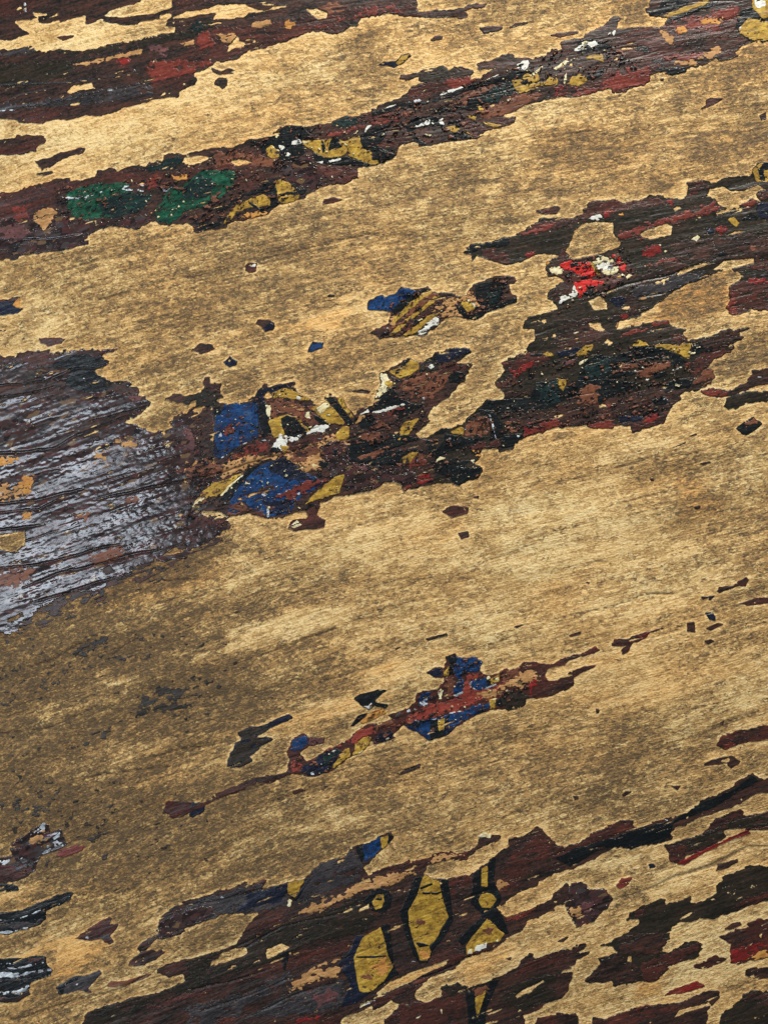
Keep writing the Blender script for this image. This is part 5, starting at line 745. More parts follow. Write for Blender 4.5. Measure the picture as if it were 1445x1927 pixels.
# the great dark field along the bottom with the yellow lozenges
patch('dark', 'E2 870 680, 940 600, 930 560, 1060 480, 1070 400, 1120 320, 1250 255, 1430 205, E3 400 405, 400 440, 480 400, 540 390, 530 445, 690 400, 800 380, 870 310, 900 270, 1080 220, 1150 155, 1230 130, 1330 85, 1385 58, 1412 90, 1370 150, 1320 180, 1260 250, 1210 300, 1240 350, 1300 320, 1430 290,'
 'E5 480 250, 560 240, 640 210, 740 200, 880 190, 930 150, 950 90, 1040 80, 1100 80, 1080 110, 1000 140, 900 200, 860 240, 720 250, 600 290, 575 340, 620 370, 680 380, 880 355, 940 315, 1000 260, 1060 210, 1100 180, 1140 150, 1150 100, 1250 80, 1340 20, E7 0 858, 60 880, 150 850, 300 770, 440 703, 550 700, 520 765, 640 720, 760 690, 900 650, 960 590, 980 560, 1100 530, 1190 480, 1250 420, 1340 380, 1380 420, 1445 390,'
 '1445 500, 1370 520, 1280 580, 1130 640, 1090 655, 1000 680, 830 750, 790 790, 790 830, 740 850, 600 880, 510 910, 450 875, 400 880, 330 920, 270 960, 120 1030, 0 1060, E5 1445 350, 1340 390, 1340 420, 1200 480, 1080 560, 1050 570, 1130 640, 1300 580, 1440 500,'
 'E8 90 110, 100 250, 0 290, E6 1240 310, 1060 390, 1040 430, 930 500, 820 570, 740 600, 640 640, 560 710, 500 730, 400 770, 310 850, 290 900, 370 945, 250 960, 200 945, 130 915, 60 970, 0 990, E4 1264 960, 1180 1000, 1060 1030, 1010 1084, 900 1084, E2 480 1084, 580 1020, 700 970, 870 920, 960 890, 1100 860, 1260 790, 1240 750, 1150 770, 1140 755, 1060 740, 1080 700, 1250 650, 1430 615, E3 160 890, 230 870, 340 830, 420 700, 500 600, 400 610, 300 610, 180 640, 0 720, E2 1300 440, 1240 480, 1060 500, 1000 580, 1110 575, 1115 600, 1040 660, 960 690',
 ['E3 165 970, 170 935, 225 920, 240 880, 340 850, 410 840, 420 878, 380 905, 260 945', 'E3 550 920, 550 855, 650 818, 705 840, 620 890, 570 922', 'E3 455 950, 500 920, 512 940', 'E3 1165 592, 1240 553, 1242 575, 1175 602', 'E6 20 880, 120 800, 250 740, 400 685, 520 640, 500 680, 380 735, 300 785, 60 888', 'E3 1160 410, 1250 372, 1255 395, 1180 415',
  'E6 1100 -10, 1110 -12, 1105 -5'],
 [('grey', 'E3 0 560, 180 500, 400 440, 690 405, 690 560, 500 590, 300 610, 180 640, 0 720'), ('patina', 'E2 1060 480, 1080 400, 1200 320, 1445 290, 1445 330, 1280 440, 1060 500'), ('grey', 'E3 800 400, 900 280, 1150 180, 1210 300, 1150 400, 950 480, 760 560, 740 520'), ('navy', 'E3 400 480, 690 410, 690 470, 640 540, 500 560, 330 600, 420 540'), ('navy', 'E3 870 330, 850 370, 760 520, 740 515, 800 420'),
  ('olive', 'E3 0 940, 340 860, 500 720, 900 620, 1170 500, 1240 600, 1300 640, 1200 760, 900 800, 700 900, 350 1010, E2 700 1000, 900 930, 1300 780'), ('olive', 'E2 600 1020, 960 895, 1180 830, 1430 660, 1445 800, 1300 860, 900 1010, 700 1084, 520 1084'),
  ('maroon', 'E3 420 740, 500 680, 640 640, 640 700, 480 740'), ('maroon', 'E3 750 870, 960 830, 1130 800, 1060 910, 850 930, 700 980, 500 1060, 300 1084, 600 980'), ('maroon', 'E4 680 1060, 780 1020, 930 1010, 1000 1000, 1050 1020, 980 1084, 650 1084'), ('red', 'E4 760 1050, 930 1020, 900 1060, 760 1070'), ('maroon', 'E2 1000 960, 1200 900, 1445 830, 1445 860, 1100 980, 1000 985'),
  ('grey', 'E4 0 980, 400 880, 700 740, 720 760, 600 860, 400 960, 60 1084'), ('grey', 'E4 700 880, 900 850, 1060 800, 1080 960, 900 1000, 600 1040, 400 1040'), ('pink', 'E4 860 900, 980 860, 1050 880, 900 960'), ('tan', 'E4 690 835, 770 780, 850 715, 1050 640, 1030 760, 900 792, 760 842, 700 862'), ('maroon', 'E4 200 1060, 300 1030, 330 1050, 240 1084'),
  ('tan', 'E3 778 600, 850 548, 960 538, 1080 478, 1160 408, 1250 373, E5 520 315, 520 345, 250 440, E3 1250 440, 1130 492, 950 572, 830 622'), ('maroon', 'E5 180 340, 300 300, 480 255, 640 215, 880 190, 860 235, 720 245, 560 300, 540 330, 400 320, 250 340'), ('tan', 'E5 580 290, 640 220, 760 215, 840 215, 700 245, 600 285'),
  ('maroon', 'E5 730 380, 880 360, 930 480, 900 560, 760 540'), ('dark', 'E5 780 420, 900 450, 920 640, 800 740'), ('maroon', 'E5 1090 360, 1120 240, 1340 80, E7 0 870, 300 780, 550 705, 500 760, 120 940, 0 960, E5 1300 250, 1200 440, 1090 480'), ('tan', 'E5 1020 450, 1080 390, 1150 400, 1080 450'), ('oxred', 'E5 1120 640, 1300 570, 1420 510, 1300 560, 1150 650'),
  ('maroon', 'E6 400 640, 540 560, 620 540, 640 600, 850 560, 740 600, 600 660, 500 700, 300 790'), ('oxred', 'E6 900 370, 960 340, 1050 300, 1130 270, 1100 320, 960 382'), ('brown', 'E6 920 500, 1040 430, 1060 380, 1200 330, 1330 250, 1300 300, 1050 430'), ('dark', 'E6 960 545, 1000 520, 1060 480, 1080 495, 1000 545'), ('maroon', 'E6 0 880, 300 790, 560 680, 520 730, 310 850, 0 960'),
  ('black', 'E7 0 960, 120 900, 510 780, 800 700, 960 600, 1240 470, 1340 390, 1370 430, 1100 600, 800 720, 780 830, 510 905, 330 880, 100 1020'), ('maroon', 'E7 300 780, 440 705, 550 702, 510 765, 330 830, 150 880'),
  ('black', 'E5 510 370, 572 370, 540 440, 505 510, 460 600, 470 700, 520 830, 550 930, 640 800, 690 720, 740 640, 695 490, 672 385, 730 378, 755 560, 765 660, 700 780, 620 870, 600 940, 540 945, 500 880, 440 740, 410 600, 450 520'), ('yellow', 'E5 572 345, 620 372, 670 392, 692 490, 737 640, 682 722, 652 792, 602 832, 617 872, 592 932, 545 932, 508 830, 468 700, 463 600, 518 500'),
  ('black', 'E5 545 440, 620 408, 625 415, 550 446', 'painted_vein'), ('black', 'E5 560 470, 660 475, 700 460, 660 482, 565 478', 'painted_vein'), ('brown', 'E5 520 650, 580 670, 550 690, 520 680', 'painted_vein'), ('ochre', 'E5 545 870, 600 865, 595 920, 560 920'), ('black', 'E5 520 815, 560 815, 600 830, 540 840', 'painted_vein'),
  ('navy', 'E4 1160 490, 1210 490, 1200 520, 1140 640, 1160 760, 1185 870, 1240 870, 1150 940, 1060 960, 1120 800, 1040 680, 1110 600'), ('black', 'E4 1330 420, 1380 410, 1400 600, 1412 700, 1440 740, 1345 800, 1240 870, 1340 790, 1405 700, 1370 620, 1345 520'), ('yellow', 'E4 1262 862, 1180 867, 1158 760, 1138 640, 1200 500, 1322 428, 1352 520, 1372 620, 1407 700, 1342 792'),
  ('ochre', 'E4 1230 700, 1350 650, 1400 700, 1340 760, 1260 720'), ('brown', 'E4 1200 765, 1240 752, 1262 770, 1220 782', 'painted_vein'), ('black', 'E4 1160 630, 1260 627, 1360 622, 1260 634', 'painted_vein'),
  ('black', 'E5 165 530, 215 462, 270 445, 320 455, 352 500, 335 580, 290 612, 220 592, 200 560'), ('yellow', 'E5 218 535, 248 485, 292 478, 302 530, 280 577, 240 587'), ('black', 'E5 245 515, 285 505, 280 520', 'painted_vein'),
  ('black', 'E5 905 350, 960 310, 960 430, 1000 440, 1005 260, 1052 228, 1042 400, 1092 490, 1082 550, 1050 560, 1100 640, 1142 742, 1100 742, 1000 640, 880 790, 830 822, 803 790, 960 640, 960 602, 890 540, 905 430'), ('yellow', 'E5 962 312, 1002 285, 1002 432, 960 428'), ('yellow', 'E5 942 522, 968 463, 1030 480, 1063 520, 1022 577, 960 572'), ('brown', 'E5 985 530, 1020 535, 1000 560', 'painted_vein'),
  ('yellow', 'E5 1000 643, 1052 690, 1112 750, 1080 802, 1000 812, 930 862, 858 892, 853 830, 898 770'), ('brown', 'E5 975 720, 1030 715, 1035 750, 1000 760', 'painted_vein'), ('white', 'E5 905 862, 930 828, 1002 798, 992 842, 940 867'), ('cream', 'E5 865 860, 900 840, 900 880, 860 895'), ('cream', 'E5 1040 790, 1080 780, 1070 808'), ('glint', 'E5 485 935, 515 938, 510 962, 490 960'),
  ('blue', 'E3 1180 170, 1230 132, 1320 90, 1322 180, 1262 240, 1215 272, 1190 210'), ('black', 'E3 1150 155, 1195 160, 1215 215, 1200 275, 1160 190'), ('yellow', 'E3 1325 100, 1377 73, 1382 140, 1330 177'), ('black', 'E3 1375 68, 1412 88, 1370 152'), ('white', 'E3 1240 255, 1258 253, 1250 270'),
  ('yellow', 'E3 692 405, 790 375, 802 395, 742 512, 690 480'), ('cream', 'E3 678 567, 700 513, 727 530, 702 572'), ('black', 'E3 690 478, 762 520, 742 530'), ('black', 'E3 640 890, 700 860, 690 940, 680 1000, 660 990, 655 930'), ('glint', 'E3 695 895, 722 880, 705 900'), ('glint', 'E3 505 390, 525 398, 515 410'), ('glint', 'E4 1180 975, 1210 945, 1290 912, 1290 940, 1210 960'),
  ('cream', 'E4 1178 975, 1195 940, 1240 930, 1215 962'), ('glint', 'E7 728 690, 760 698, 820 718, 760 710'), ('glint', 'E3 1330 330, 1345 325, 1345 350'), ('glint', 'E3 240 500, 260 505, 200 580, 190 575')],
 label='large dark field along the bottom with outlined yellow lozenges and beads')
patch('cream', 'E5 935 90, 960 75, 985 60, 1000 75, 1028 70, 1020 100, 990 95, 950 98', rag=.5, name='white_chip_or_glint')

patch('dark', 'E7 740 870, 850 835, 1000 800, 1040 740, 1070 690, 1130 660, 1250 630, 1280 645, 1270 670, 1290 662, 1445 595, 1445 735, 1300 772, 1140 770, 1160 812, 1100 862, 1060 900, 900 942, 850 1000, 790 980, 770 912, 740 885',
 ['E7 1138 770, 1180 762, 1290 755, 1280 792, 1170 812'], [('maroon', 'E7 1040 740, 1070 692, 1250 635, 1280 650, 1180 720, 1060 760'), ('olive', 'E7 800 880, 1000 800, 1200 700, 1445 605, 1445 700, 1200 760, 1100 860, 900 920'), ('red', 'E7 850 1000, 900 950, 980 920, 1060 898, 1000 935, 880 1007'), ('maroon', 'E7 760 880, 880 860, 880 980, 800 980'), ('maroon', 'E7 1290 760, 1445 720, 1445 735, 1330 780')])
patch('dullred', 'E7 830 1000, 900 955, 980 918, 1100 860, 1180 815, 1300 765, 1335 790, 1180 842, 1000 930, 880 1010', rag=1.2, name='red_streak')
patch('olive', 'E8 1445 0, 1300 10, 1150 80, 1085 140, 1095 190, 1000 240, 920 262, 915 222, 860 250, 740 275, 745 238, 700 238, 580 280, 500 330, 470 380, 565 385, 560 410, 430 490, 300 552, 390 560, 425 600, 280 640, 310 665, 200 790, 280 802, 370 790, 400 827, 560 797, 680 792, 750 710, 860 655, 930 640, 1000 570, 990 540, 960 518, 880 532, 770 592, 695 612, 740 560, 770 520, 775 460, 830 400, 920 385, 1000 360, 1060 370, 1200 330, 1290 290, 1400 250, 1445 200',
 ['E8 830 375, 880 345, 952 318, 900 350, 850 376', 'E8 485 658, 490 622, 515 615, 512 660'], [('maroon', 'E8 480 360, 600 280, 640 290, 570 370'), ('dark', 'E8 200 790, 310 660, 430 610, 560 700, 560 790, 400 822'), ('maroon', 'E8 560 700, 700 620, 960 530, 990 560, 850 650, 740 710, 680 780, 600 790'), ('maroon', 'E8 1200 270, 1400 180, 1445 170, 1445 205, 1280 292, 1190 320'), ('dark', 'E8 430 500, 700 450, 770 520, 690 610, 430 600'), ('glint', 'E8 425 720, 465 700, 440 722')],
 label='dark angular patch at the lower right')
patch('maroon', 'E8 1445 345, 1380 370, 1260 430, 1110 490, 1190 540, 1190 660, 1230 682, 1320 650, 1445 560', ['E8 1370 470, 1405 465, 1395 500'], [('red', 'E8 1190 600, 1250 560, 1330 530, 1420 550, 1300 640, 1230 680, 1195 665'), ('dark', 'E8 1110 490, 1260 430, 1300 500, 1250 545, 1190 540'), ('ochre', 'E8 1300 640, 1380 590, 1445 560, 1445 580, 1340 640')])
patch('dark', 'E8 1140 440, 1200 395, 1252 388, 1262 410, 1180 442', rag=.6)
patch('dark', 'E8 1285 710, 1445 685, 1445 770, 1380 777, 1290 752', rag=.8)
patch('maroon', 'E8 928 710, 940 680, 1080 620, 1162 640, 1100 680, 980 717', rag=1.1)
patch('oxred', 'E8 740 892, 810 850, 960 800, 1047 825, 900 862, 800 880', rag=1.3, motifs=[('red', 'E8 860 850, 950 810, 1040 825, 900 860')])
patch('dark', 'E8 250 1084, 250 1035, 350 1040, 500 990, 650 950, 850 930, 930 890, 1050 860, 1100 870, 1122 910, 1030 990, 1020 1084', ['E8 840 985, 960 960, 1040 930, 1050 955, 920 992, 800 1040', 'E8 530 1084, 600 1065, 600 1084'], [('maroon', 'E8 250 1060, 500 990, 850 935, 800 1000, 560 1050, 350 1084'), ('oxred', 'E8 500 960, 600 900, 660 940, 560 980')])
patch('olive', 'E8 1075 1084, 1120 1010, 1200 960, 1270 920, 1275 885, 1330 865, 1445 850, 1445 1084', motifs=[('dark', 'E8 1280 880, 1445 850, 1445 960, 1300 940')])
patch('oxred', 'E8 413 145, 450 95, 522 83, 525 100, 490 140, 440 168', rag=.7, name='red_spot')
patch('patina', 'E8 100 130, 180 110, 220 160, 330 165, 370 200, 400 230, 340 310, 250 390, 150 420, 80 330, 60 250, 100 200', motifs=[('cream', 'E8 120 107, 180 83, 175 112'), ('cream', 'E8 190 152, 330 143, 325 172, 230 172'), ('tan', 'E8 100 300, 180 290, 180 380, 120 400'), ('pink', 'E8 180 260, 280 250, 250 340, 190 340')], label='raised purplish bump at the lower right', rag=1.2)
patch('dark', 'E6 1445 545, 1300 580, 1110 625, 1070 600, 1015 640, 975 700, 850 760, 700 820, 680 820, 625 825, 580 790, 470 830, 460 880, 370 945, 290 930, 200 950, 150 990, 80 1050, 60 1084, E8 0 1084, E6 1030 1084, 1040 1030, 1100 1000, 1200 940, 1280 910, 1330 820, 1350 760, E8 0 745, 130 690, 140 650, 220 620, 230 595, 140 600, 215 565, 200 535, 100 545',
 ['E6 970 895, 1020 850, 1070 830, 1180 780, 1150 805, 1080 862, 980 907'], [('maroon', 'E6 80 1050, 200 960, 460 880, 600 850, 620 1000, 400 1084, 100 1084'), ('olive', 'E6 470 860, 500 810, 600 800, 640 850, 560 900'), ('maroon', 'E6 1000 700, 1100 630, 1445 560, 1200 680, 980 740'), ('black', 'E6 628 830, 680 825, 715 1000, 730 1084, 680 1084, 650 950'), ('black', 'E6 800 800, 855 785, 770 980, 732 1084, 715 1050, 750 930'), ('yellow', 'E6 700 905, 778 845, 742 960, 715 1052, 700 962'),
  ('brown', 'E6 680 840, 790 810, 770 850, 700 890'), ('glint', 'E6 590 900, 635 898, 635 908, 595 906'), ('cream', 'E6 460 980, 480 975, 478 1025, 470 1020'), ('cream', 'E6 270 1050, 345 1015, 320 1045'), ('olive', 'E6 850 900, 1000 800, 1300 720, 1280 900, 1000 1000')],
 label='dark field at the bottom edge with the tip of a yellow wedge')
patch('dark', 'E8 0 745, 110 725, 110 770, 75 790, 90 850, 40 910, 0 925', rag=.7)
patch('maroon', 'E6 1040 1084, 1120 1040, 1200 1020, 1380 1010, 1400 1050, 1380 1084', rag=.9)
patch('dark', 'E8 0 1000, 60 1000, 150 1030, 155 1084, 0 1084', rag=.8)
patch('maroon', 'E1 1130 30, 1180 20, 1290 50, 1300 80, 1180 130, 1100 120', rag=1.2, name='paint_flake', motifs=[('grey', 'E1 1140 20, 1230 10, 1230 40, 1160 40')])
patch('navy', 'E1 1285 90, 1300 50, 1350 40, 1400 60, 1385 100, 1310 140, 1285 130', rag=.8, name='paint_flake')
patch('maroon', 'E1 1150 130, 1250 85, 1445 20, D6 0 1030, 20 1060, E1 1400 60, 1250 130, 1180 150', rag=1.3)
# ------------------------------------------------------------------ small crumbs of paint strewn in the worn places (uncountable)
def dirt_field():
    rows = '''.3 .3 .35 .3 .4 .45 .5 .5 .5 .6 .5
.2 .2 .3 .3 .4 .5 .4 .4 .5 .6 .6
.3 .3 .35 .4 .5 .5 .55 .5 .5 .6 .6
.5 .5 .6 .6 .6 .5 .5 .45 .5 .5 .5
.4 .4 .55 .6 .55 .5 .5 .5 .4 .5 .6
.5 .5 .5 .6 .5 .5 .5 .4 .3 .4 .5
.5 .5 .6 .5 .4 .4 .4 .35 .35 .5 .5
.8 .8 .85 .7 .5 .4 .4 .3 .3 .35 .5
.95 .9 .95 .85 .6 .45 .5 .4 .35 .4 .4
.9 .9 .9 .85 .65 .6 .5 .5 .7 .6 .5
.9 .95 .9 .85 .75 .6 .5 .5 .5 .4 .3
.55 .5 .6 .6 .5 .4 .4 .3 .4 .35 .35
.5 .6 .4 .4 .4 .4 .4 .4 .4 .35 .4'''
    T = np.array([[float(v) for v in r.split()] for r in rows.split('\n')])
    u = np.clip(X/W, 0, 1)*10; v = np.clip(Y/1920, 0, 1)*12
    iu = np.minimum(u.astype(int), 9); iv = np.minimum(v.astype(int), 11); fu = u-iu; fv = v-iv
    fu = fu*fu*(3-2*fu); fv = fv*fv*(3-2*fv)
    return (T[iv, iu]*(1-fu) + T[iv, iu+1]*fu)*(1-fv) + (T[iv+1, iu]*(1-fu) + T[iv+1, iu+1]*fu)*fv
def box(a, n):
    for ax in (0, 1):
        c = np.cumsum(np.concatenate([np.zeros_like(np.take(a, [0], ax)), a], ax), ax)
        L = a.shape[ax]; i = np.arange(L); lo = np.clip(i-n, 0, L); hi = np.clip(i+n+1, 0, L)
        a = (np.take(c, hi, ax) - np.take(c, lo, ax))/np.expand_dims((hi-lo).astype(float), 1-ax)
    return a
D = dirt_field()
D = D + 0.16*fbm(GU/130, GV/28, 71, 4) + 0.04
near = box(box(COVER.astype(float), 3), 3)
near2 = box(COVER.astype(float), 2)
D = D - 0.16*np.clip(near2*3, 0, 1)*vnoise(X/25, Y/18, 76)*1.6 - 0.25*np.clip(near*2.2, 0, 1)*(0.5 + 0.6*vnoise(X/60, Y/40, 72))     # freshly bared wood round the paint is cleaner
WARM = np.clip(0.18 + 0.5*fbm(GU/200, GV/70, 73, 3) + 0.5*np.clip(near*2.0, 0, 1)*vnoise(X/45, Y/30, 74), 0, 1)
FR = fbm(GU/110, GV/16, 75, 4)
def blob(F, s, amount, soft=18):
    P = poly(s); r = sdf(P, soft*2 + 30)
    if r is None: return
    (a, b, c, d), f = r
    k = np.clip((f + E1[a:b, c:d]*3 + FR[a:b, c:d]*34)/(soft*1.3) + 0.5, 0, 1); F[a:b, c:d] += amount*k
EXTRA_BLOBS = [
 ('D', 'Z 230 1250, 330 1215, 400 1230, 440 1260, 430 1310, 340 1345, 270 1330', .25, 14), ('D', 'Z 140 1225, 200 1200, 290 1195, 250 1225, 160 1260', .22, 12), ('D', 'Z 0 1230, 120 1190, 160 1260, 90 1320, 0 1370', .15, 20),
 ('D', 'Z 500 1420, 620 1380, 800 1260, 900 1230, 820 1215, 650 1290, 520 1350, 300 1460, 200 1500, 350 1470', -.30, 18), ('W', 'Z 500 1420, 620 1380, 800 1260, 900 1230, 820 1215, 650 1290, 520 1350', .6, 18),
 ('D', 'Z 600 600, 645 570, 640 620, 580 640, 520 625', -.35, 8), ('W', 'Z 600 600, 645 570, 640 620, 580 640, 520 625', .6, 8), ('D', 'Z 650 570, 700 540, 740 590, 710 620', -.3, 8),
 ('D', 'E2 0 640, 200 560, 450 480, 700 560, 650 620, 450 760, 350 740, 300 640, 100 660', -.3, 12), ('W', 'E2 60 640, 200 560, 450 480, 700 560, 650 620, 450 760, 350 740, 300 640, 100 660', .8, 12), ('D', 'E1 0 700, 260 620, 200 740, 0 830', -.25, 12), ('W', 'E1 0 700, 260 620, 200 740, 0 830', .5, 12),
 ('D', 'Z 1060 430, 1150 420, 1170 455, 1100 480', .12, 10), ('D', 'Z 1150 850, 1260 860, 1330 880, 1250 900, 1150 890', .12, 14), ('D', 'Z 1090 1450, 1250 1430, 1330 1400, 1300 1460, 1150 1510, 1060 1500', .08, 20),
 ('D', 'B4 700 980, 900 860, 1180 750, 1190 960, 1150 1000, 1000 1060, 700 1080', .12, 8), ('W', 'B4 700 980, 900 860, 1180 750, 1190 960, 1150 1000, 1000 1060, 700 1080', .7, 8), ('W', 'D4 850 380, 1000 380, 1100 560, 900 600', .7, 14),
 ('D', 'Z 1000 940, 1150 920, 1240 1000, 1200 1100, 1000 1110, 930 1020', -.10, 30), ('D', 'Z 1200 1240, 1445 1190, 1445 1330, 1250 1360', -.08, 30), ('D', 'A1 600 780, 900 760, 1300 880, 900 1000, 500 1000', -.10, 20),
 ('D', 'Z 1000 250, 1200 230, 1180 300, 1000 310', .12, 25), ('D', 'Z 1020 1250, 1250 1230, 1200 1320, 1040 1320', -.1, 25), ('D', 'Z 1270 340, 1300 330, 1300 375, 1240 370', -.3, 6), ('D', 'Z 1200 1640, 1330 1600, 1360 1640, 1250 1690', -.25, 10),
 ('D', 'E6 500 700, 800 620, 960 560, 940 640, 700 800, 560 760', -.15, 10), ('W', 'E6 500 700, 800 620, 960 560, 940 640, 700 800, 560 760', .6, 10), ('W', 'E6 20 880, 120 800, 250 740, 400 685, 520 640, 500 680', .9, 8),
 ('W', 'E8 560 780, 700 780, 760 900, 560 1000, 480 960', .9, 12), ('D', 'Z 290 1590, 420 1560, 560 1560, 500 1640, 300 1660', .08, 20), ('W', 'Z 150 1090, 380 1040, 420 1090, 200 1150', .4, 30),
 ('D', 'Z 0 1100, 150 1080, 420 990, 430 1030, 250 1120, 0 1200', .3, 24), ('D', 'Z 190 1290, 330 1215, 470 1180, 640 1150, 560 1200, 400 1260, 240 1300', -.38, 16), ('D', 'Z 60 1330, 200 1290, 300 1300, 200 1350, 80 1400', -.25, 20), ('D', 'Z 150 1130, 420 1060, 560 1060, 430 1120, 220 1180', -.22, 20),
 ('D', 'Z 60 1440, 240 1400, 420 1370, 300 1440, 120 1490', -.2, 20), ('D', 'Z 230 1640, 420 1560, 600 1500, 680 1540, 480 1620, 300 1690', -.25, 20), ('D', 'Z 340 1200, 420 1190, 445 1240, 380 1250', .4, 8), ('D', 'Z 250 1300, 330 1290, 340 1330, 260 1340', .4, 8),
 ('D', 'Z 130 1230, 190 1195, 200 1225, 150 1260', .5, 7), ('D', 'Z 0 1500, 60 1480, 140 1470, 200 1560, 120 1640, 60 1600', .25, 16), ('D', 'Z 520 1500, 620 1480, 640 1500, 560 1530', .2, 12), ('D', 'Z 620 1000, 800 960, 900 1050, 700 1090', -.15, 24),
 ('D', 'E3 400 360, 560 380, 700 330, 870 300, 800 380, 530 440, 400 430', -.25, 6), ('W', 'E3 400 360, 560 380, 700 330, 870 300, 800 380, 530 440, 400 430', .8, 6)]
for k_, s_, a_, so_ in EXTRA_BLOBS: blob(D if k_ == 'D' else WARM, s_, a_, so_)

crumb_f = (fbm(GU/16, GV/7, 81, 3) + 0.5*fbm(X/5, Y/4, 82, 2) + 0.9*(D - 0.5) - 1.02)*12
crumb_f = np.minimum(crumb_f, (0.02 - near)*60)
crumb_f[:3] = -9; crumb_f[-3:] = -9; crumb_f[:, :3] = -9; crumb_f[:, -3:] = -9
make('paint_crumbs', 'olive', (0, NY, 0, NX), crumb_f, board, 'tiny dark crumbs of paint left in the worn wood', first=0.00007, kind='stuff')
FZ = np.full((NY, NX), -60.0)
r = sdf(poly('Z 0 1090, 150 1040, 330 960, 440 950, 450 1010, 330 1080, 200 1130, 60 1210, 0 1240'), 40)
(a, b, c, d), f_ = r; FZ[a:b, c:d] = f_
film = (STREAK*0.9 + 0.9*fbm(GU/30, GV/12, 151, 3) + 0.4*E3 + np.clip(FZ/30, -1.5, 0.55) - 0.52)*10
film = np.minimum(film, np.where(COVER, -3.0, 6.0))
make('paint_film_remnants', 'dark', (0, NY, 0, NX), film, board, 'thin ragged remnants of dark film below the crackled paint', first=0.00006, kind='stuff')
# tiny glints painted in as pale specks on the crackled and middle paint
glint_f = (fbm(GU/9, GV/5, 91, 2) + 0.6*fbm(X/4, Y/3, 92, 2) - 0.95)*9
PT = full(poly('Z 0 690, 60 670, 260 720, 400 800, 390 960, 300 1040, 150 1110, 0 1180'))
PT2 = full(poly('Z 330 720, 650 760, 950 700, 930 880, 640 950, 420 970, 340 900'))
glint_f = np.minimum(glint_f, np.maximum(PT, PT2 - 3)*0.2); glint_f[~COVER] = -5
make('tiny_painted_glints', 'glint', (0, NY, 0, NX), glint_f, board, 'tiny pale painted-in glints on the crackled paint', kind='stuff')

# wear over the decorated stretches: black, rust-brown and pale specks too many to count
ZONE = np.full((NY, NX), -60.0)
for z_ in ['Z 100 350, 300 330, 560 230, 760 200, 1000 110, 1150 60, 1200 130, 960 190, 880 270, 600 350, 420 430, 330 410, 120 420',
           'Z 380 730, 520 700, 680 750, 900 640, 900 700, 800 800, 940 770, 1100 780, 1000 820, 900 900, 640 950, 520 990, 350 980',
           'Z 1020 480, 1180 460, 1200 540, 1050 590', 'Z 940 700, 1180 640, 1330 620, 1300 700, 1240 780, 1000 810, 900 800', 'Z 540 1440, 640 1350, 800 1280, 850 1230, 920 1230, 1000 1290, 940 1350, 800 1400, 620 1470', 'Z 690 560, 830 540, 960 520, 960 580, 840 610, 700 640']:
    r = sdf(poly(z_), 14)
    if r: (a, b, c, d), f_ = r; ZONE[a:b, c:d] = np.maximum(ZONE[a:b, c:d], f_)
zg = np.clip(ZONE/12, -1, 1)
INNER = np.where(box(COVER.astype(float), 1) > 0.99, 1.0, -1.0)*6
BR = fbm(X/45, Y/35, 101, 3)
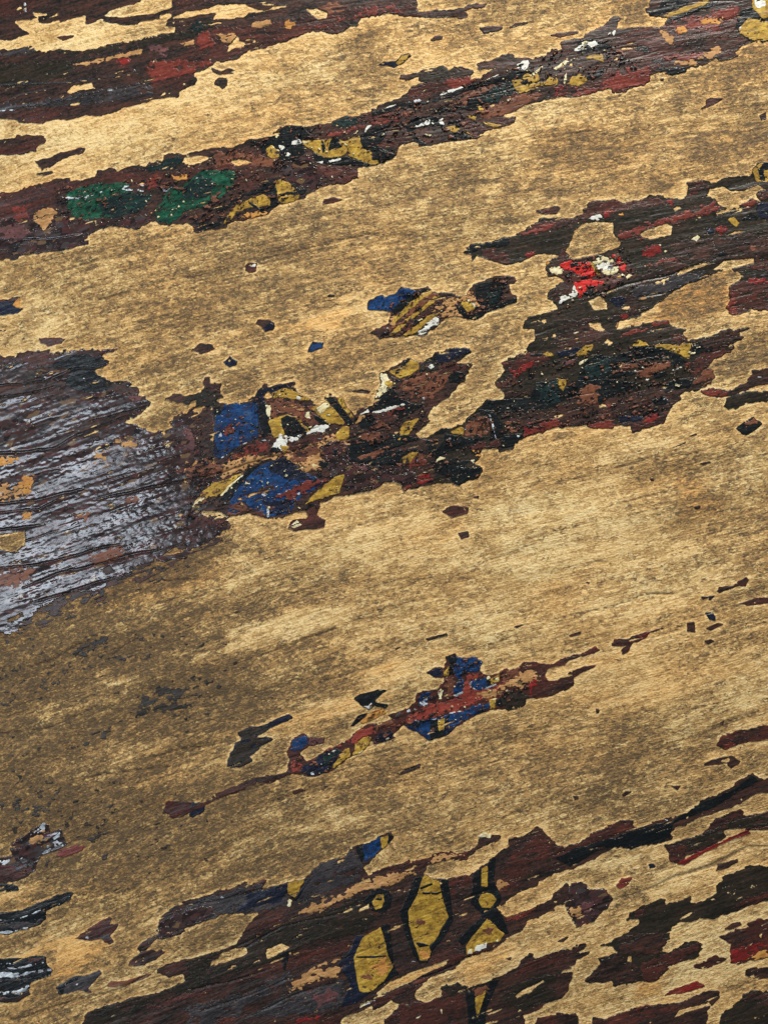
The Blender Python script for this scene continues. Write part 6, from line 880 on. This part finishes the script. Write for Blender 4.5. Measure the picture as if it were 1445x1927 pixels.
for nm_, mt_, sx_, sy_, sd_, pc_, lb_ in [('dark_flecks', 'black', 13, 5, 111, 96.0, 'black specks worn into the coloured paint'), ('rust_flecks', 'brown', 10, 4.5, 121, 94.5, 'rust-brown specks over the coloured paint'),
        ('maroon_flecks', 'dark', 9, 5, 141, 96.5, 'dark brown specks over the coloured paint'), ('pale_flecks', 'cream', 6, 3.4, 131, 99.0, 'pale specks of primer in the coloured paint')]:
    t_ = fbm(GU/sx_, GV/sy_, sd_, 3) + 0.45*fbm(X/4.5, Y/3.8, sd_+5, 2) + 0.35*BR*(1 if sd_ != 131 else -1)
    th_ = np.percentile(t_, pc_)
    f_ = np.minimum((t_ - th_)*9, INNER); f_ = np.minimum(f_, zg*6)
    make(nm_, mt_, (0, NY, 0, NX), f_, board, lb_, kind='stuff')

# ------------------------------------------------------------------ the board itself: a solid slab with its worn face
vx = (X - W/2)*PX; vy = (H/2 - Y)*PX
SUB = (slice(None, None, 2), slice(None, None, 2))
co = np.stack([vx[SUB], vy[SUB], HG[SUB]], 2).reshape(-1, 3)
ny, nx = vx[SUB].shape
idx = np.arange(nx*ny).reshape(ny, nx)
F = np.stack([idx[1:, :-1], idx[1:, 1:], idx[:-1, 1:], idx[:-1, :-1]], 2).reshape(-1, 4)
# underside and sides
ring = np.concatenate([idx[0, :], idx[1:, -1], idx[-1, -2::-1], idx[-2:0:-1, 0]])
low = co[ring].copy(); low[:, 2] = -0.025
li = len(co) + np.arange(len(ring)); co = np.concatenate([co, low])
sides = np.stack([ring, np.roll(ring, -1), np.roll(li, -1), li], 1)
me = bpy.data.meshes.new('wood_panel')
loops = np.concatenate([F.ravel(), sides.ravel(), li[::-1]])
tot = np.concatenate([np.full(len(F) + len(sides), 4), [len(li)]])
me.vertices.add(len(co)); me.vertices.foreach_set('co', co.astype(np.float32).ravel())
me.loops.add(len(loops)); me.loops.foreach_set('vertex_index', loops.astype(np.int32))
me.polygons.add(len(tot)); me.polygons.foreach_set('loop_start', np.concatenate([[0], np.cumsum(tot)[:-1]]).astype(np.int32))
me.polygons.foreach_set('loop_total', tot.astype(np.int32)); me.update(calc_edges=True); me.validate()
sm = np.ones(len(me.polygons), bool); sm[-len(sides)-1:] = False; me.polygons.foreach_set('use_smooth', sm)
def ext(a): a = a[SUB].ravel(); return np.concatenate([a, a[ring]])
put_attr(me, np.stack([ext(GU), ext(GV), ext(CR)], 1))
for nm, A in (('dirt', np.where(D > 0.6, 0.6 + (D - 0.6)*0.7, np.clip(D, 0, 1))), ('warm', np.clip(WARM, 0, 1))):
    a = me.attributes.new(nm, 'FLOAT', 'POINT'); a.data.foreach_set('value', ext(A).astype(np.float32))
me.materials.append(MAT['wood'])
pan = bpy.data.objects.new('wood_panel', me); S.collection.objects.link(pan); pan.parent = board
